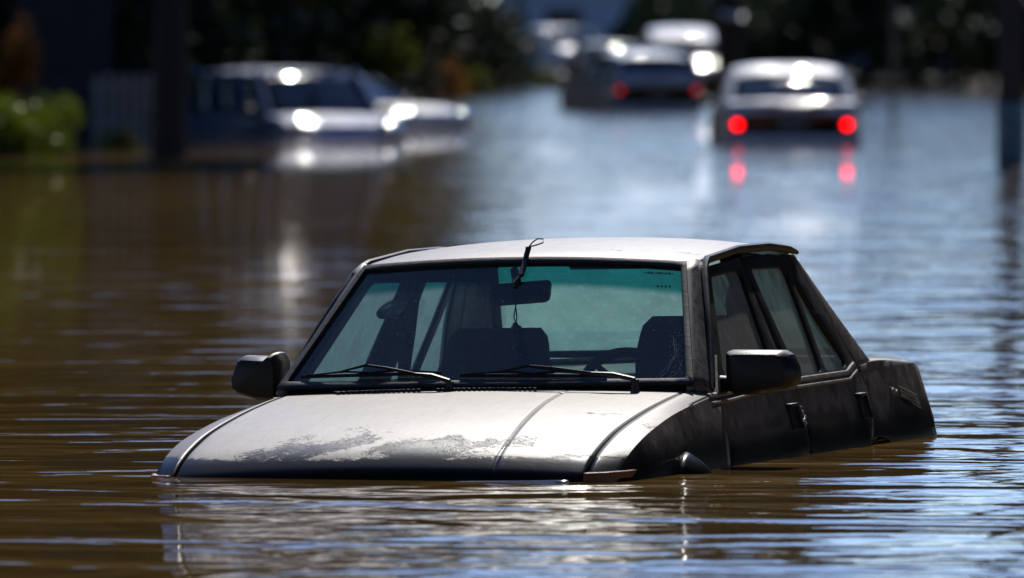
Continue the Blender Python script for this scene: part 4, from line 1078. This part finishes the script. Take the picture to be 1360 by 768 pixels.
# houses
def house(px, Y, w, h_, d, wall, roofc, label, rot=0):
    root = empty('house', (gx(px, Y), Y, .2), (0, 0, rot)); tag(root, label, 'house', 'houses at the far end')
    b = bmesh.new(); add_box(b, (0, d/2, h_/2), (w, d, h_)); link(b, 'wall', wall, root)
    b = bmesh.new(); e = .5
    pts = [(-w/2-e, -e, h_), (w/2+e, -e, h_), (w/2+e, d+e, h_), (-w/2-e, d+e, h_), (-w/2+.5, d/2, h_+1.6), (w/2-.5, d/2, h_+1.6)]
    V = [b.verts.new(q) for q in pts]
    for f in ((0,1,5,4),(2,3,4,5),(1,2,5),(3,0,4),(3,2,1,0)): b.faces.new([V[i] for i in f])
    link(b, 'roof', roofc, root)
    for x in (-w*.28, w*.28):
        b = bmesh.new(); add_box(b, (x, -.03, 1.5), (1.3, .08, 1.2)); wn_ = link(b, 'window', M['bgglass'], root)
        b = bmesh.new()
        for c_, s_ in (((x, -.06, 2.13), (1.5, .1, .08)), ((x, -.06, .87), (1.5, .12, .08)), ((x - .70, -.06, 1.5), (.08, .1, 1.2)), ((x + .70, -.06, 1.5), (.08, .1, 1.2))): add_box(b, c_, s_)
        link(b, 'frame', W_PICK, wn_)
    b = bmesh.new(); add_box(b, (0, -.03, 1.05), (.95, .07, 2.1)); link(b, 'door', DW, root)
house(860, 420, 12, 3.2, 9, simple('grey_render', (.30, .33, .38), .8), simple('slate_roof', (.12, .12, .13), .7), 'blue-grey house closing the far end of the street')
house(1306, 298, 1.9 * 2, 2.6, 5, simple('pale_siding', (.55, .54, .52), .7), simple('tile_roof', (.16, .12, .10), .8), 'pale house showing between the dark bushes on the right', R(20))
house(1010, 380, 9, 3.0, 8, simple('tan_render', (.20, .19, .18), .8), simple('brown_roof', (.10, .08, .07), .8), 'tan house behind the right corner of the far street end')

# =================================================================== CAMERA, LIGHT, SKY
cam_d = bpy.data.cameras.new('camera'); cam = bpy.data.objects.new('camera', cam_d); COL.objects.link(cam)
cam.location = (0, 0, CAM_H)
pitch = math.atan((384 - YH) / F_PX)
cam.rotation_euler = (R(90) - pitch, 0, 0)
cam_d.sensor_width = 36; cam_d.lens = F_PX / 1360 * 36
cam_d.clip_start = 1; cam_d.clip_end = 5000
cam_d.dof.use_dof = True; cam_d.dof.focus_distance = 33.7; cam_d.dof.aperture_fstop = cam_d.lens / 1000 / .070
cam_d.dof.aperture_blades = 0
scene.camera = cam

SUN_EL, SUN_AZ = R(42), R(4)       # azimuth measured from +Y toward +X
sd = bpy.data.lights.new('sun', 'SUN'); sd.energy = 3.3; sd.angle = R(.53); sd.color = (1, .95, .87)
so = bpy.data.objects.new('sun', sd); COL.objects.link(so)
to_sun = Vector((math.sin(SUN_AZ) * math.cos(SUN_EL), math.cos(SUN_AZ) * math.cos(SUN_EL), math.sin(SUN_EL)))
so.rotation_euler = to_sun.to_track_quat('Z', 'Y').to_euler(); so.location = to_sun * 80
w = bpy.data.worlds.new('World'); scene.world = w; w.use_nodes = True
nt = w.node_tree; bgn = nt.nodes['Background']
sky = nt.nodes.new('ShaderNodeTexSky'); sky.sky_type = 'NISHITA'; sky.sun_disc = False
sky.sun_elevation = SUN_EL; sky.sun_rotation = SUN_AZ; sky.air_density = 1.0; sky.dust_density = .15; sky.ozone_density = 4; sky.altitude = 1500
tint = nt.nodes.new('ShaderNodeMix'); tint.data_type = 'RGBA'; tint.blend_type = 'MULTIPLY'; tint.inputs[0].default_value = 1
nt.links.new(sky.outputs[0], tint.inputs[6]); tint.inputs[7].default_value = (.93, .97, 1.15, 1)      # cool daylight white balance
nt.links.new(tint.outputs[2], bgn.inputs[0]); bgn.inputs[1].default_value = .125

vs_ = scene.view_settings; vs_.view_transform = 'Standard'; vs_.look = 'None'; vs_.exposure = 0; vs_.gamma = 1; vs_.use_curve_mapping = False
cy = scene.cycles; cy.use_denoising = True; cy.max_bounces = 8; cy.transparent_max_bounces = 16; cy.diffuse_bounces = 2; cy.glossy_bounces = 4
cy.sample_clamp_indirect = 60; cy.caustics_reflective = False; cy.caustics_refractive = False
